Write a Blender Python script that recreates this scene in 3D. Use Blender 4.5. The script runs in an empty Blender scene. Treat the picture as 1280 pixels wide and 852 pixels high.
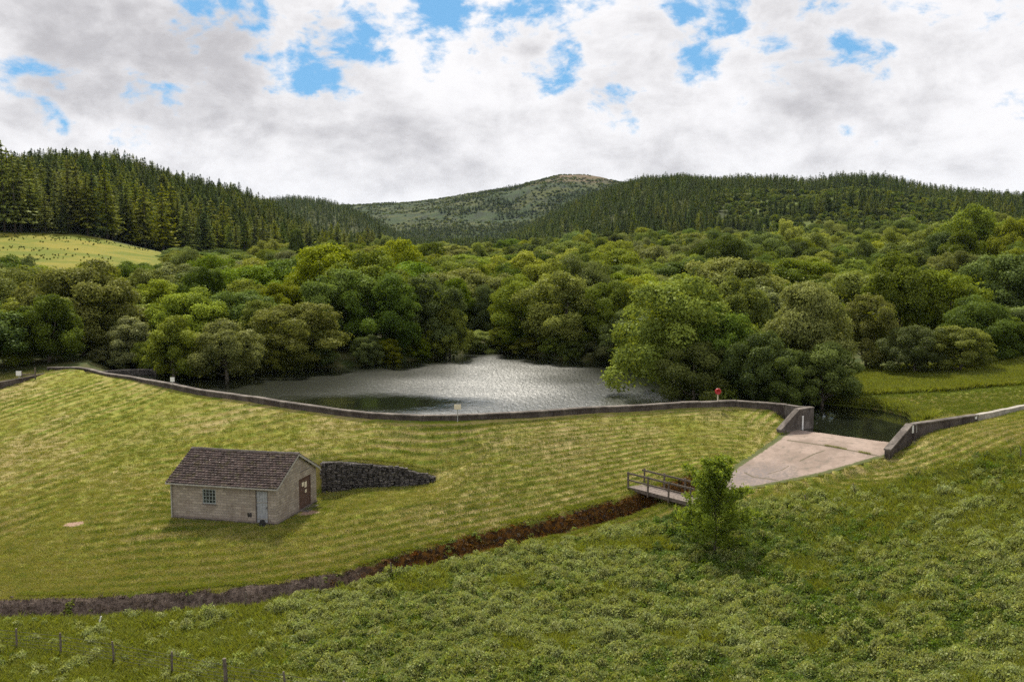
import bpy, math, numpy as np
from mathutils import Vector
rng = np.random.default_rng(7)
SC = bpy.context.scene
COL = SC.collection
R = math.radians

# ------------------------------------------------------------------ camera model (photo px 1280x852, f = 1250 px)
CH, F = 14.0, 1250.0
PITCH = math.atan(121/1250)
cs, sn = math.cos(PITCH), math.sin(PITCH)
def _yd(py):
    dy = py-426
    return F*cs-dy*sn, F*sn+dy*cs
def at(px, py, z):
    Y, D = _yd(py); t = (CH-z)/D
    return np.array([(px-640)*t, Y*t, z])
def atY(px, py, y):
    Y, D = _yd(py)
    return np.array([(px-640)/Y*y, y, CH-D/Y*y])

# ------------------------------------------------------------------ geometry utilities
def seg_dist(px, py, poly, closed=False):
    """distance to a polyline and arc parameter of the nearest point"""
    best = np.full(px.shape, 1e9); par = np.zeros(px.shape); acc = 0
    n = len(poly); rngn = n if closed else n-1
    for i in range(rngn):
        ax, ay = poly[i][:2]; bx, by = poly[(i+1) % n][:2]
        dx, dy = bx-ax, by-ay; L = math.hypot(dx, dy)+1e-9
        t = np.clip(((px-ax)*dx+(py-ay)*dy)/(L*L), 0, 1)
        d = np.hypot(px-ax-t*dx, py-ay-t*dy)
        m = d < best
        best = np.where(m, d, best); par = np.where(m, acc+t*L, par); acc += L
    return best, par
def inside(px, py, poly):
    r = np.zeros(px.shape, bool); n = len(poly)
    for i in range(n):
        x1, y1 = poly[i][:2]; x2, y2 = poly[(i+1) % n][:2]
        c = ((y1 > py) != (y2 > py))
        with np.errstate(divide='ignore', invalid='ignore'):
            xi = (x2-x1)*(py-y1)/((y2-y1) if y2 != y1 else 1e-9)+x1
        r ^= c & (px < xi)
    return r
def sdf(px, py, poly):           # negative inside
    d, _ = seg_dist(px, py, poly, True)
    return np.where(inside(px, py, poly), -d, d)
def sm(a, b, x):
    t = np.clip((x-a)/(b-a), 0, 1); return t*t*(3-2*t)
def _h(ix, iy, s):
    v = np.sin(ix*127.1+iy*311.7+s*74.7)*43758.5453
    return v-np.floor(v)
def vnoise(x, y, s=0):
    ix, iy = np.floor(x), np.floor(y); fx, fy = x-ix, y-iy
    fx = fx*fx*(3-2*fx); fy = fy*fy*(3-2*fy)
    a, b, c, d = _h(ix, iy, s), _h(ix+1, iy, s), _h(ix, iy+1, s), _h(ix+1, iy+1, s)
    return (a*(1-fx)+b*fx)*(1-fy)+(c*(1-fx)+d*fx)*fy
def fbm(x, y, s=0, o=4):
    v = 0; a = .5
    for k in range(o):
        v = v+a*(vnoise(x*2**k, y*2**k, s+k)-.5)*2; a *= .5
    return v

# ------------------------------------------------------------------ key lines of the place
WT = 1.5                                         # level of the top of the dam's parapet
crest_px = [(59,459),(93,458),(108,460),(134,466.5),(165,470.5),(207,478),(248,486),(284,491),(320,496),(372,504),(429,512),
            (470,516),(530,518.6),(575,518),(657,514),(732,509),(800,506),(860,502),(920,500),(983,505),(1000,508),(1015,509)]
crest = [at(a, b, WT) for a, b in crest_px]
crest[-1] = at(1015, 508, 1.62); crest[-2] = at(999, 507, 1.6)
cx = np.array([c[0] for c in crest]); cy = np.array([c[1] for c in crest])
lipL = at(990, 537, 0); lipR0 = at(1106, 553, 0)
ld = (lipR0-lipL)[:2]; ld = ld/np.linalg.norm(ld)
lipR = lipR0+np.array([ld[0]*1.7, ld[1]*1.7, 0])
lipM = (lipL+lipR)/2
fl = np.array([ld[1], -ld[0]]); fl = fl if fl[1] < 0 else -fl
fl = -np.array([-ld[1], ld[0]]) if np.dot(fl, [-1, -1]) < 0 else fl
def slab_z(x, y):
    s = (x-lipM[0])*fl[0]+(y-lipM[1])*fl[1]
    return -.10*np.clip(s, -1, 2)-.27*np.clip(s-2, 0, 30)
def slab_at(px, py):
    z = -1.
    for _ in range(30):
        p = at(px, py, z); z = .5*z+.5*float(slab_z(p[0], p[1]))
    return p
slab_px = [(1112,568),(1086,575),(1027,592),(968,604),(905,616),(899,600),(920,583),(948,565),(973,548)]
slab = [lipL, lipR]+[slab_at(a, b) for a, b in slab_px]
W0 = at(1109, 562, .15); W1 = at(1137, 529, 1.6)
rwall = [W1, at(1150,527.5,1.6), at(1185,522.5,1.6), at(1220,517.5,1.6)]
rkerb = [at(1220,518,1.55), at(1253,511.5,1.6), at(1280,506,1.6), at(1340,494,1.7)]
rline = [tuple(p[:2]) for p in rwall+rkerb]
lake = [(c[0], c[1]) for c in crest[3:]]+[tuple(lipL[:2]), tuple(lipR[:2]), tuple(W1[:2]), tuple(at(1150,526,0)[:2]+[0, .8])]+\
       [tuple(at(a, b, 0)[:2]) for a, b in [(1132,520),(1100,512),(1050,507),(1000,502),(930,494),(870,485),(835,474),(800,462),(770,455),(700,450),
        (665,444),(640,440),(600,440),(570,443),(530,449),(470,456),(400,460),(330,466),(260,470),(215,466),(175,463),(140,461)]]
# ground control points (photo px, level)
P_px = [(0,475,.5),(0,520,-1),(0,580,-2.6),(0,640,-3.9),(0,700,-4.7),(0,757,-5.1),(0,800,-5.2),(0,852,-5.3),(-150,640,-3.9),(-150,852,-5.4),(-150,500,-.5),
 (60,466,1.0),(93,464,1.15),(100,500,.1),(100,560,-1.9),(150,520,-.5),(200,540,-1.5),(180,600,-2.9),(211,649,-3.25),(270,650,-3.3),(346,655,-3.3),(402,628,-3.2),
 (300,600,-2.5),(100,700,-4.6),(300,700,-4.2),(100,757,-5.1),(300,745,-4.8),(300,852,-5.1),(430,728,-4.6),(560,640,-3.3),(600,680,-3.8),(460,620,-3.15),
 (640,852,-4.6),(640,750,-4.2),(700,657,-3.5),(780,640,-3.3),(830,625,-2.9),(700,620,-3.0),(785,607,-2.45),(862,628,-2.5),(880,600,-2.3),
 (900,852,-4.0),(900,700,-3.6),(1280,852,-2.4),(1280,700,-1.3),(1280,600,0.1),(1100,600,-1.25),(1000,625,-2.3),(1100,700,-2.5),(1000,660,-2.7),(940,630,-2.8),
 (1400,852,-1.8),(1400,600,.8),(1145,552,.55),(1210,530,1.05),(1280,513,1.3),(1400,490,2.0),(1115,572,-.55),(1116,562,-.3),
 (1200,505,.9),(1280,485,1.5),(1130,490,.8),(1060,500,.5),(1280,460,2.0),(1400,470,2.6),(1060,455,1.0)]
P_w = np.array([at(a, b, z) for a, b, z in P_px])
def _phi(r): return r*r*np.log(np.maximum(r, 1e-6))
_S = 30.
_n = len(P_w); _A = np.zeros((_n+3, _n+3)); _xy = P_w[:, :2]/_S
_A[:_n, :_n] = _phi(np.hypot(_xy[:, None, 0]-_xy[None, :, 0], _xy[:, None, 1]-_xy[None, :, 1]))+np.eye(_n)*.002
_A[:_n, _n] = 1; _A[:_n, _n+1:] = _xy; _A[_n, :_n] = 1; _A[_n+1:, :_n] = _xy.T
_c = np.linalg.solve(_A, np.concatenate([P_w[:, 2], [0, 0, 0]]))
def Pz(x, y):
    o = np.zeros(x.shape); X = x/_S; Y = y/_S
    for i in range(_n): o += _c[i]*_phi(np.hypot(X-_xy[i, 0], Y-_xy[i, 1]))
    return o+_c[_n]+_c[_n+1]*X+_c[_n+2]*Y
# retaining wall beside the hut
rw_line = [atY(403,610,68.3), atY(440,608,68.3), atY(500,603,68.0), atY(545,601,67.8)]
rw_top = [atY(403,576,68.3)[2], atY(440,576.5,68.3)[2], atY(500,583,68.0)[2], atY(545,594,67.8)[2]]
rwx = np.array([p[0] for p in rw_line]); rwy = np.array([p[1] for p in rw_line])
gully_px = [(905,607,-2.7),(870,617,-3.0),(825,628,-3.1),(780,641,-3.3),(700,660,-3.55),(600,681,-3.8),(540,696,-4.05),(430,728,-4.6),(330,744,-4.8),(230,754,-4.95),(100,760,-5.1),(0,762,-5.15),(-200,766,-5.2)]
gully = [tuple(at(*g)[:2]) for g in gully_px]

# --- middle distance: level of the canopy in the photo as (distance, column) tables
MY = [110, 135, 160, 200, 260, 350, 500, 800]
MP = [-200, 0, 200, 400, 640, 850, 1050, 1280, 1500]
CAN = np.array([  # canopy top row (photo px)
 [372, 372, 385, 392, 400, 392, 395, 400, 400],
 [350, 350, 362, 340, 372, 350, 358, 372, 380],
 [328, 328, 340, 330, 345, 338, 342, 350, 350],
 [324, 323, 333, 326, 338, 332, 330, 322, 315],
 [329, 330, 332, 324, 322, 318, 312, 296, 290],
 [300, 312, 326, 318, 314, 304, 296, 280, 272],
 [270, 284, 314, 312, 306, 292, 284, 268, 262],
 [255, 260, 300, 304, 298, 282, 272, 258, 255]], float)
def canopy_py(px, y):
    yi = np.interp(y, MY, np.arange(len(MY))); xi = np.interp(px, MP, np.arange(len(MP)))
    y0 = np.clip(np.floor(yi).astype(int), 0, len(MY)-2); x0 = np.clip(np.floor(xi).astype(int), 0, len(MP)-2)
    fy, fx = yi-y0, xi-x0
    return (CAN[y0, x0]*(1-fx)+CAN[y0, x0+1]*fx)*(1-fy)+(CAN[y0+1, x0]*(1-fx)+CAN[y0+1, x0+1]*fx)*fy
def can_z(x, y):
    px = 640+x/np.maximum(y, 1)*F
    return CH-y*(canopy_py(px, y)-305)/F
# --- hills: each by skyline column/row, distance of ridge, distance of foot, tree height on top
def sky(pts): return np.array([p[0] for p in pts], float), np.array([p[1] for p in pts], float)
HILLS = [
 (sky([(-500,262),(-200,231),(0,233),(60,228),(110,226),(150,228),(200,240),(250,251),(300,262),(350,281),(400,312),(440,336),(480,360),(2000,430)]),
  lambda p: np.interp(p, [-500,0,200,400,480],[650,640,690,760,800]), lambda p: np.interp(p, [-300,0,100,200,300,480],[250,275,290,330,370,430]), 'conifer_left'),
 (sky([(-500,310),(330,258),(370,253),(400,256),(440,266),(470,280),(500,300),(540,328),(2000,430)]),
  lambda p: 1500+0*p, lambda p: 950+0*p, 'conifer_far_left'),
 (sky([(-500,330),(300,268),(430,258),(520,254),(580,246),(640,238),(670,230),(700,224),(730,223.5),(748,225),(775,233),(830,240),(900,262),(2000,330)]),
  lambda p: 2700+0*p, lambda p: 1500+0*p, 'moor'),
 (sky([(-500,420),(560,335),(600,318),(640,299),(680,280),(720,261),(770,242),(800,236),(850,233),(900,237),(950,236),(1010,239),(1050,233),(1100,234),(1150,244),(1220,253),(1280,256),(1500,245),(2000,250)]),
  lambda p: np.interp(p, [560,800,1280],[1350,1250,1050]), lambda p: np.interp(p, [560,800,1280],[800,520,420]), 'conifer_right'),
]
def Hmid(x, y):
    px = 640+x/np.maximum(y, 1)*F
    cz = can_z(x, np.minimum(y, 800))
    h = np.interp(y, [100, 150, 200, 300], [9.5, 11., 10.5, 9.5])
    g = np.maximum(cz-h, .6+.012*(np.minimum(y, 400)-100))
    # left meadow: open ground
    mz = CH-y*(np.interp(px, [-200, 0, 100, 200, 330], [322, 329, 331, 336, 352])-305)/F + np.clip(y-215, 0, 90)*np.interp(px, [-200, 0, 100, 200, 330], [.16, .13, .11, .06, 0])
    wm = (1-sm(200, 330, px))*sm(185, 215, y)
    g = g*(1-wm)+np.minimum(mz, 60)*wm
    for i, (sk, Rf, Bf, nm) in enumerate(HILLS):
        Rr, Br = Rf(px), Bf(px)
        zt = CH+Rr*(305-np.interp(px, *sk))/F
        cross = 1.0
        zb = 8+.0*y
        if nm == 'conifer_left': zb = np.interp(px, [-200, 0, 100, 200, 400], [19, 16.5, 14, 9, 5])
        t = (y-Br)/(Rr-Br)
        tt = np.clip(t, 0, 1)
        zz = zb+(zt-zb)*np.sin(tt*math.pi/2)**1.15
        back = zt-(y-Rr)*.22
        zz = np.where(t > 1, np.maximum(back, 6), zz)
        if nm == 'moor': zz = zz-(fbm(x/260, y/260, 3)*22+np.abs(fbm(x/80, y/80, 5))*9)*np.sin(tt*math.pi)**1+fbm(x/38, y/300, 6)*5*sm(.8, 1, t)
        elif i > 0: zz = zz-np.abs(fbm(x/150, y/150, 9+i))*16*np.sin(tt*math.pi)
        g = np.maximum(g, np.where(t > 0, zz, -50))
    return g
EDGE = None; ROWF = None
HUT_A = np.array([-14.5, 60.3]); HUT_ANG = R(-13.5); HUT_L, HUT_W = 7.25, 5.8
hx = np.array([math.cos(HUT_ANG), math.sin(HUT_ANG)]); hy = np.array([-hx[1], hx[0]])
HUT_Z = -3.25
def Hz(x, y, fine=True):
    x = np.asarray(x, float); y = np.asarray(y, float)
    p = Pz(np.clip(x, -75, 70), np.clip(y, 20, 125))
    yc = np.interp(x, cx, cy)
    dc, _ = seg_dist(x, y, crest)
    down = (y < yc) & (x < 24.5)
    cr = 1.08-dc/2.75
    cr = np.where(y > yc, 1.08, cr)
    cr = cr-np.clip(x-20.5, 0, 9)*.9-np.clip(-46.5-x, 0, 60)*.25
    k = .45                                                 # smooth max
    base = np.where(x < 28, np.log(np.exp(np.clip((p-cr)/k, -60, 60))+1)*k+cr, p)
    # build-up behind the retaining wall
    wy = np.interp(x, rwx, rwy); wt = np.interp(x, rwx, rw_top)
    side = sm(rwx[0]-4, rwx[0]+.2, x)*(1-sm(rwx[-1]-.2, rwx[-1]+3, x))
    fr_ = np.clip((y-wy)/np.maximum(yc-.3-wy, .5), 0, 1.2)
    fill = wt-.05+(1.05-wt)*fr_
    front = sm(-.15, .15, y-wy)
    sideR = sm(rwx[0]-5, rwx[0]-.2, x)*(1-sm(rwx[-1]-.2, rwx[-1]+9, x))
    base = base+(fill-base)*sideR*front*(y < yc+1)
    sideF = sm(rwx[0]-3, rwx[0]-.5, x)*(1-sm(rwx[-1]-.8, rwx[-1]+3, x))
    rwb = np.interp(x, [rwx[0], rwx[-1]], [-3.05, -2.45])
    base = base-np.clip(base-rwb, 0, 3)*(1-front)*sm(-9, -5, y-wy)*sideF
    m = Hmid(x, y)
    w = sm(96, 122, y)
    z = base*(1-w)+m*w
    # hut pad
    lx = (x-HUT_A[0])*hx[0]+(y-HUT_A[1])*hx[1]; ly = (x-HUT_A[0])*hy[0]+(y-HUT_A[1])*hy[1]
    dh = np.hypot(np.maximum(np.maximum(lx, -HUT_L-lx), 0), np.maximum(np.maximum(ly-HUT_W, -ly), 0))
    wh = 1-sm(.5, 3.2, dh)
    z = z*(1-wh)+(HUT_Z+.02*lx*0)*wh
    if fine and ROWF is not None:
        dgr, _ = seg_dist(x, y, gully)
        ro = ROWF(x, y, dgr, dc)
        mw = sm(.2, 1.2, y-np.interp(x, EDGE[:, 0], EDGE[:, 1]))*(1-w)*(1-wh)*sm(.5, 1.5, dc)*sm(.6, 1.6, dgr)*(y < np.interp(x, cx, cy)+0*x+np.where(x > 24, 99, 0))
        z = z+np.sin(ro*6.2832)*.022*mw*rowstr(x, y)
    if fine:
        z = z+fbm(x/3.2, y/3.2, 20)*.08*(1-w)*(1-wh)+fbm(x/.7, y/.7, 30, 2)*.035*(1-w)*(1-wh)
    if fine:
        eyy = np.interp(x, EDGE[:, 0], EDGE[:, 1]) if EDGE is not None else 0*x
        z = z+(1-sm(-1.5, -.3, y-eyy))*(fbm(x/1.9, y/1.9, 88, 3)*.20+.12) if EDGE is not None else z
    # gully
    dg, pg = seg_dist(x, y, gully)
    hw = np.interp(pg, [0, 5, 12, 25, 45, 60], [.8, 1.05, 1.15, 1.2, 1.6, 1.9])*(1+.30*fbm(x/1.6, y/1.6, 171, 3))
    z = z-1.15*(1-sm(hw*.3, hw, dg+fbm(x/1.3, y/1.3, 50, 2)*.25))
    # spillway slab bed
    s = sdf(x, y, slab)
    sz = slab_z(x, y)
    z = np.where(s < 1.2, z*sm(.15, 1.2, s)+(1-sm(.15, 1.2, s))*np.where(s < .15, sz-.22, sz+.06), z)
    # lake bed
    dl = sdf(x, y, lake)
    zb = -np.clip(-dl*.6, 0, 1.8)-.25
    z = np.where((dl < 0) & ~((dc < .5) & (dl > -.5) & (x < cx[-3])), np.minimum(z, zb), z)
    z = np.where((dl >= 0) & (y > yc) & (dl < 4) , np.minimum(z, .12+dl*.45+np.maximum(0, dl-2)*1.0), z)
    z = np.where((dl >= 0)&(dl<3)&(x>24)&(y>78), np.minimum(z, .1+dl*.3), z)
    return z
def hz1(x, y): return float(Hz(np.array([x]), np.array([y]))[0])
def hit(px, py, y0=34, y1=140):
    ys = np.arange(y0, y1, .1); Yp, D = _yd(py)
    xs = (px-640)/Yp*ys; zr = CH-D/Yp*ys; zz = Hz(xs, ys)
    i = np.argmax(zr < zz)
    if not (zr < zz).any(): i = len(ys)-1
    return np.array([xs[i], ys[i], zz[i]])
# boundary between mown grass and rough field
edge_px = [(-300,772),(0,778),(100,776),(230,768),(330,760),(430,742),(540,712),(600,696),(700,678),(780,658),(850,643),(900,634),(940,628),(1065,614),(1180,585),(1280,560),(1450,520)]
_e = np.array([hit(a, b) for a, b in edge_px]); _e = _e[np.argsort(_e[:, 0])]; EDGE = _e

# ------------------------------------------------------------------ mesh and object helpers
def mkmesh(name, V, Q, smooth=False):
    V = np.asarray(V, np.float32).reshape(-1, 3)
    me = bpy.data.meshes.new(name)
    if isinstance(Q, np.ndarray):
        k = Q.shape[1]
        me.vertices.add(len(V)); me.vertices.foreach_set('co', V.ravel())
        me.loops.add(Q.size); me.loops.foreach_set('vertex_index', Q.astype(np.int32).ravel())
        me.polygons.add(len(Q)); me.polygons.foreach_set('loop_start', np.arange(0, Q.size, k, dtype=np.int32))
        me.update(calc_edges=True)
    else:
        me.from_pydata([tuple(map(float, v)) for v in V], [], Q)
    if smooth: me.shade_smooth()
    return me
def link(name, me, mat=None, parent=None, loc=None, rot=None, label=None, cat=None, group=None, kind=None, objmat=False):
    o = bpy.data.objects.new(name, me); COL.objects.link(o)
    if me is not None and mat is not None:
        if objmat:
            if not me.materials: me.materials.append(None)
            o.material_slots[0].link = 'OBJECT'; o.material_slots[0].material = mat
        elif not me.materials: me.materials.append(mat)
    if parent is not None: o.parent = parent
    if loc is not None: o.location = [float(v) for v in loc]
    if rot is not None: o.rotation_euler = rot
    for k, v in (('label', label), ('category', cat), ('group', group), ('kind', kind)):
        if v: o[k] = v
    return o
class MB:
    """mesh builder: boxes, tubes, polygons collected into one mesh"""
    def __init__(s): s.v = []; s.f = []
    def add(s, vs, fs):
        b = len(s.v); s.v += [tuple(map(float, v)) for v in vs]; s.f += [tuple(b+i for i in f) for f in fs]; return s
    def box(s, x0, x1, y0, y1, z0, z1):
        return s.add([(x0,y0,z0),(x1,y0,z0),(x1,y1,z0),(x0,y1,z0),(x0,y0,z1),(x1,y0,z1),(x1,y1,z1),(x0,y1,z1)],
                     [(0,3,2,1),(4,5,6,7),(0,1,5,4),(1,2,6,5),(2,3,7,6),(3,0,4,7)])
    def tube(s, pts, rad, n=6):
        pts = [Vector(p) for p in pts]; rad = rad if hasattr(rad, '__len__') else [rad]*len(pts)
        rings = []
        for i, p in enumerate(pts):
            d = (pts[min(i+1, len(pts)-1)]-pts[max(i-1, 0)]).normalized()
            a = d.cross(Vector((0, 0, 1)) if abs(d.z) < .9 else Vector((1, 0, 0))).normalized(); b = d.cross(a)
            rings.append([p+(a*math.cos(2*math.pi*k/n)+b*math.sin(2*math.pi*k/n))*rad[i] for k in range(n)])
        vs = [v for r in rings for v in r]
        fs = [(i*n+k, i*n+(k+1) % n, (i+1)*n+(k+1) % n, (i+1)*n+k) for i in range(len(rings)-1) for k in range(n)]
        fs += [tuple(reversed(range(n))), tuple(range((len(rings)-1)*n, len(rings)*n))]
        return s.add(vs, fs)
    def beam(s, a, b, w, h):
        a, b = Vector(a), Vector(b); d = (b-a).normalized()
        r = d.cross(Vector((0, 0, 1))).normalized() if abs(d.z) < .95 else Vector((1, 0, 0)); u = r.cross(d)
        vs = [p+r*(sx*w/2)+u*(sz*h/2) for p in (a, b) for sx, sz in ((-1,-1),(1,-1),(1,1),(-1,1))]
        return s.add(vs, [(0,1,2,3),(7,6,5,4),(0,4,5,1),(1,5,6,2),(2,6,7,3),(3,7,4,0)])
    def build(s, name, mat, parent=None, bevel=0, smooth=False, **k):
        me = bpy.data.meshes.new(name); me.from_pydata(s.v, [], s.f)
        import bmesh
        bm = bmesh.new(); bm.from_mesh(me); bmesh.ops.recalc_face_normals(bm, faces=bm.faces)
        if bevel:
            bmesh.ops.bevel(bm, geom=list(bm.edges), offset=bevel, segments=1, affect='EDGES', clamp_overlap=True)
        bm.to_mesh(me); bm.free()
        if smooth: me.shade_smooth()
        return link(name, me, mat, parent, **k)
def ribbon(line, half, z0, z1, cap=None):
    """wall along a world polyline: lists per point of half width, bottom, top"""
    n = len(line); nr = []
    for i in range(n):
        a, b = np.array(line[max(i-1, 0)][:2]), np.array(line[min(i+1, n-1)][:2]); d = (b-a)/np.linalg.norm(b-a)
        nr.append(np.array([-d[1], d[0]]))
    vs = []
    for i in range(n):
        p = np.array(line[i][:2]); h = half[i] if hasattr(half, '__len__') else half
        for sgn, z in ((-1, z0[i]), (1, z0[i]), (1, z1[i]), (-1, z1[i])): vs.append((*(p+nr[i]*h*sgn), z))
    fs = [(4*i+k, 4*i+(k+1) % 4, 4*i+4+(k+1) % 4, 4*i+4+k) for i in range(n-1) for k in range(4)]
    fs += [(0, 1, 2, 3), (4*n-1, 4*n-2, 4*n-3, 4*n-4)]
    return vs, fs
def stones(line, half, h, ztop, seed=0, per=2):
    r2 = np.random.default_rng(seed); V, Fc = [], []
    for i in range(0, len(line)-1, per):
        j = min(i+per, len(line)-1); pts = [np.array(line[k][:2]) for k in range(i, j+1)]
        d = (pts[-1]-pts[-2])/np.linalg.norm(pts[-1]-pts[-2]); pts[-1] = pts[-1]-d*.022; dz = r2.uniform(-.012, .012)
        v, f = ribbon(pts, half+r2.uniform(-.012, .012), [ztop[k]-h+dz for k in range(i, j+1)], [ztop[k]+dz for k in range(i, j+1)])
        b = len(V); V += v; Fc += [tuple(b+q for q in ff) for ff in f]
    return V, Fc
def resample(line, step):
    L = [0]
    for i in range(1, len(line)): L.append(L[-1]+np.linalg.norm(np.array(line[i])-np.array(line[i-1])))
    n = max(2, int(L[-1]/step)+1); t = np.linspace(0, L[-1], n); A = np.array(line)
    return [np.array([np.interp(q, L, A[:, k]) for k in range(A.shape[1])]) for q in t]

# ------------------------------------------------------------------ materials
def newmat(name):
    m = bpy.data.materials.new(name); m.use_nodes = True; nt = m.node_tree; nt.nodes.clear()
    out = nt.nodes.new('ShaderNodeOutputMaterial'); return m, nt, out
class NT:
    def __init__(s, nt): s.nt = nt
    def n(s, t, **k):
        nd = s.nt.nodes.new('ShaderNode'+t)
        for a, v in k.items():
            if a.startswith('i_'):
                key = a[2:]; key = int(key) if key.isdigit() else key.replace('_', ' ')
                s.set(nd.inputs[key], v)
            else: setattr(nd, a, v)
        return nd
    def set(s, inp, v):
        if isinstance(v, bpy.types.NodeSocket): s.nt.links.new(v, inp)
        elif isinstance(v, (tuple, list)) and len(v) == 3 and inp.type == 'RGBA': inp.default_value = (*v, 1)
        else: inp.default_value = v
    def math(s, op, a, b=0., c=0., clamp=False):
        nd = s.nt.nodes.new('ShaderNodeMath'); nd.operation = op; nd.use_clamp = clamp
        s.set(nd.inputs[0], a); s.set(nd.inputs[1], b); s.set(nd.inputs[2], c); return nd.outputs[0]
    def mix(s, f, a, b, mode='MIX'):
        nd = s.nt.nodes.new('ShaderNodeMix'); nd.data_type = 'RGBA'; nd.blend_type = mode
        s.set(nd.inputs[0], f); s.set(nd.inputs[6], a); s.set(nd.inputs[7], b); return nd.outputs[2]
    def ramp(s, f, lo, hi, a=0., b=1.):
        nd = s.nt.nodes.new('ShaderNodeMapRange'); nd.interpolation_type = 'SMOOTHSTEP'
        s.set(nd.inputs[0], f); s.set(nd.inputs[1], lo); s.set(nd.inputs[2], hi); s.set(nd.inputs[3], a); s.set(nd.inputs[4], b); return nd.outputs[0]
    def noise(s, vec, scale, detail=4, rough=.55, dist=0., dim='3D'):
        nd = s.nt.nodes.new('ShaderNodeTexNoise'); nd.noise_dimensions = dim
        if vec is not None: s.nt.links.new(vec, nd.inputs['Vector'])
        s.set(nd.inputs['Scale'], scale); nd.inputs['Detail'].default_value = detail; nd.inputs['Roughness'].default_value = rough
        nd.inputs['Distortion'].default_value = dist; return nd.outputs[0]
    def attr(s, name):
        nd = s.nt.nodes.new('ShaderNodeAttribute'); nd.attribute_name = name; return nd.outputs['Fac']
    def mapping(s, vec, scale=(1, 1, 1), rot=(0, 0, 0)):
        nd = s.nt.nodes.new('ShaderNodeMapping'); s.nt.links.new(vec, nd.inputs[0]); nd.inputs['Scale'].default_value = scale; nd.inputs['Rotation'].default_value = rot; return nd.outputs[0]
    def bump(s, h, strength=.5, dist=.05):
        nd = s.nt.nodes.new('ShaderNodeBump'); s.set(nd.inputs['Height'], h); nd.inputs['Strength'].default_value = strength; nd.inputs['Distance'].default_value = dist; return nd.outputs[0]
    def coord(s, w='Object'): return s.nt.nodes.new('ShaderNodeTexCoord').outputs[w]
    def geo(s): return s.nt.nodes.new('ShaderNodeNewGeometry').outputs['Position']
    def principled(s, out, color, rough=.9, normal=None, spec=.2, metal=0.):
        p = s.nt.nodes.new('ShaderNodeBsdfPrincipled'); s.set(p.inputs['Base Color'], color); s.set(p.inputs['Roughness'], rough)
        p.inputs['Specular IOR Level'].default_value = spec; p.inputs['Metallic'].default_value = metal
        if normal is not None: s.nt.links.new(normal, p.inputs['Normal'])
        s.nt.links.new(p.outputs[0], out.inputs[0]); return p
def simple(name, c1, c2, scale=8, rough=.85, bump=.3, dist=.01, detail=6, metal=0., spec=.2):
    m, nt, out = newmat(name); T = NT(nt); c = T.coord()
    n1 = T.noise(c, scale, detail, .6); n2 = T.noise(c, scale*6, 3)
    f = T.ramp(T.math('ADD', T.math('MULTIPLY', n1, .7), T.math('MULTIPLY', n2, .3)), .35, .65)
    T.principled(out, T.mix(f, c1, c2), rough, T.bump(n2, bump, dist), spec, metal); return m
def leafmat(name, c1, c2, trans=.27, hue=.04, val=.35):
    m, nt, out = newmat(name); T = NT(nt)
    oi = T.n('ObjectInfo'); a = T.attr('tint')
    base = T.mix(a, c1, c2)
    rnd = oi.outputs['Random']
    hs = T.n('HueSaturation'); T.set(hs.inputs['Color'], base)
    T.set(hs.inputs['Hue'], T.math('MULTIPLY_ADD', rnd, hue, .5-hue/2))
    r2 = T.math('FRACT', T.math('MULTIPLY', rnd, 17.31))
    T.set(hs.inputs['Value'], T.math('MULTIPLY_ADD', r2, val*2, 1-val)); T.set(hs.inputs['Saturation'], T.math('MULTIPLY_ADD', T.math('FRACT', T.math('MULTIPLY', rnd, 41.7)), .3, .82))
    d = T.n('BsdfDiffuse'); nt.links.new(hs.outputs[0], d.inputs[0])
    t = T.n('BsdfTranslucent'); nt.links.new(T.mix(.5, hs.outputs[0], (c2[0]*1.3, c2[1]*1.25, c2[2]*.4)), t.inputs[0])
    g = T.n('BsdfGlossy'); g.inputs['Roughness'].default_value = .5; g.inputs[0].default_value = (.5, .5, .5, 1)
    m1 = T.n('MixShader'); m1.inputs[0].default_value = trans; nt.links.new(d.outputs[0], m1.inputs[1]); nt.links.new(t.outputs[0], m1.inputs[2])
    m2 = T.n('MixShader'); m2.inputs[0].default_value = .015; nt.links.new(m1.outputs[0], m2.inputs[1]); nt.links.new(g.outputs[0], m2.inputs[2])
    nt.links.new(m2.outputs[0], out.inputs[0]); return m
M = {}
M['alder'] = leafmat('alder_leaves', (.028, .050, .006), (.175, .232, .028))  # dark ends of the tree foliage lowered to paint shade between crowns
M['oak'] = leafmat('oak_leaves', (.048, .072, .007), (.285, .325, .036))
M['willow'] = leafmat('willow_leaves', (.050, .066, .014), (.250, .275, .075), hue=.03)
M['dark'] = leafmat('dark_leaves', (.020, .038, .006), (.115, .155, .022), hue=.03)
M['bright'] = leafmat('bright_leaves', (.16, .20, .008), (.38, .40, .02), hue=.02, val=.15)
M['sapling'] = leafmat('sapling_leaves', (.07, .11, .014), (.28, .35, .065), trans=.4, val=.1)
M['spruce'] = leafmat('spruce_needles', (.018, .034, .007), (.120, .160, .028), trans=.15, hue=.04, val=.35)
M['larch'] = leafmat('larch_needles', (.045, .066, .008), (.240, .265, .034), trans=.25, hue=.04, val=.3)
M['bramble'] = leafmat('bramble_leaves', (.06, .095, .014), (.29, .32, .085), trans=.3, hue=.05, val=.3)
M['grassblade'] = leafmat('grass_blades', (.09, .125, .014), (.23, .25, .035), trans=.35, hue=.04, val=.3)
M['mowblade'] = leafmat('mown_blades', (.17, .19, .026), (.33, .31, .075), trans=.25, hue=.04, val=.25)
M['clipping'] = leafmat('dry_clippings', (.26, .225, .08), (.44, .38, .17), trans=.2, hue=.03, val=.2)
M['bracken'] = leafmat('rusty_stems', (.055, .032, .010), (.21, .105, .020), trans=.2, hue=.05, val=.4)
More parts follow.
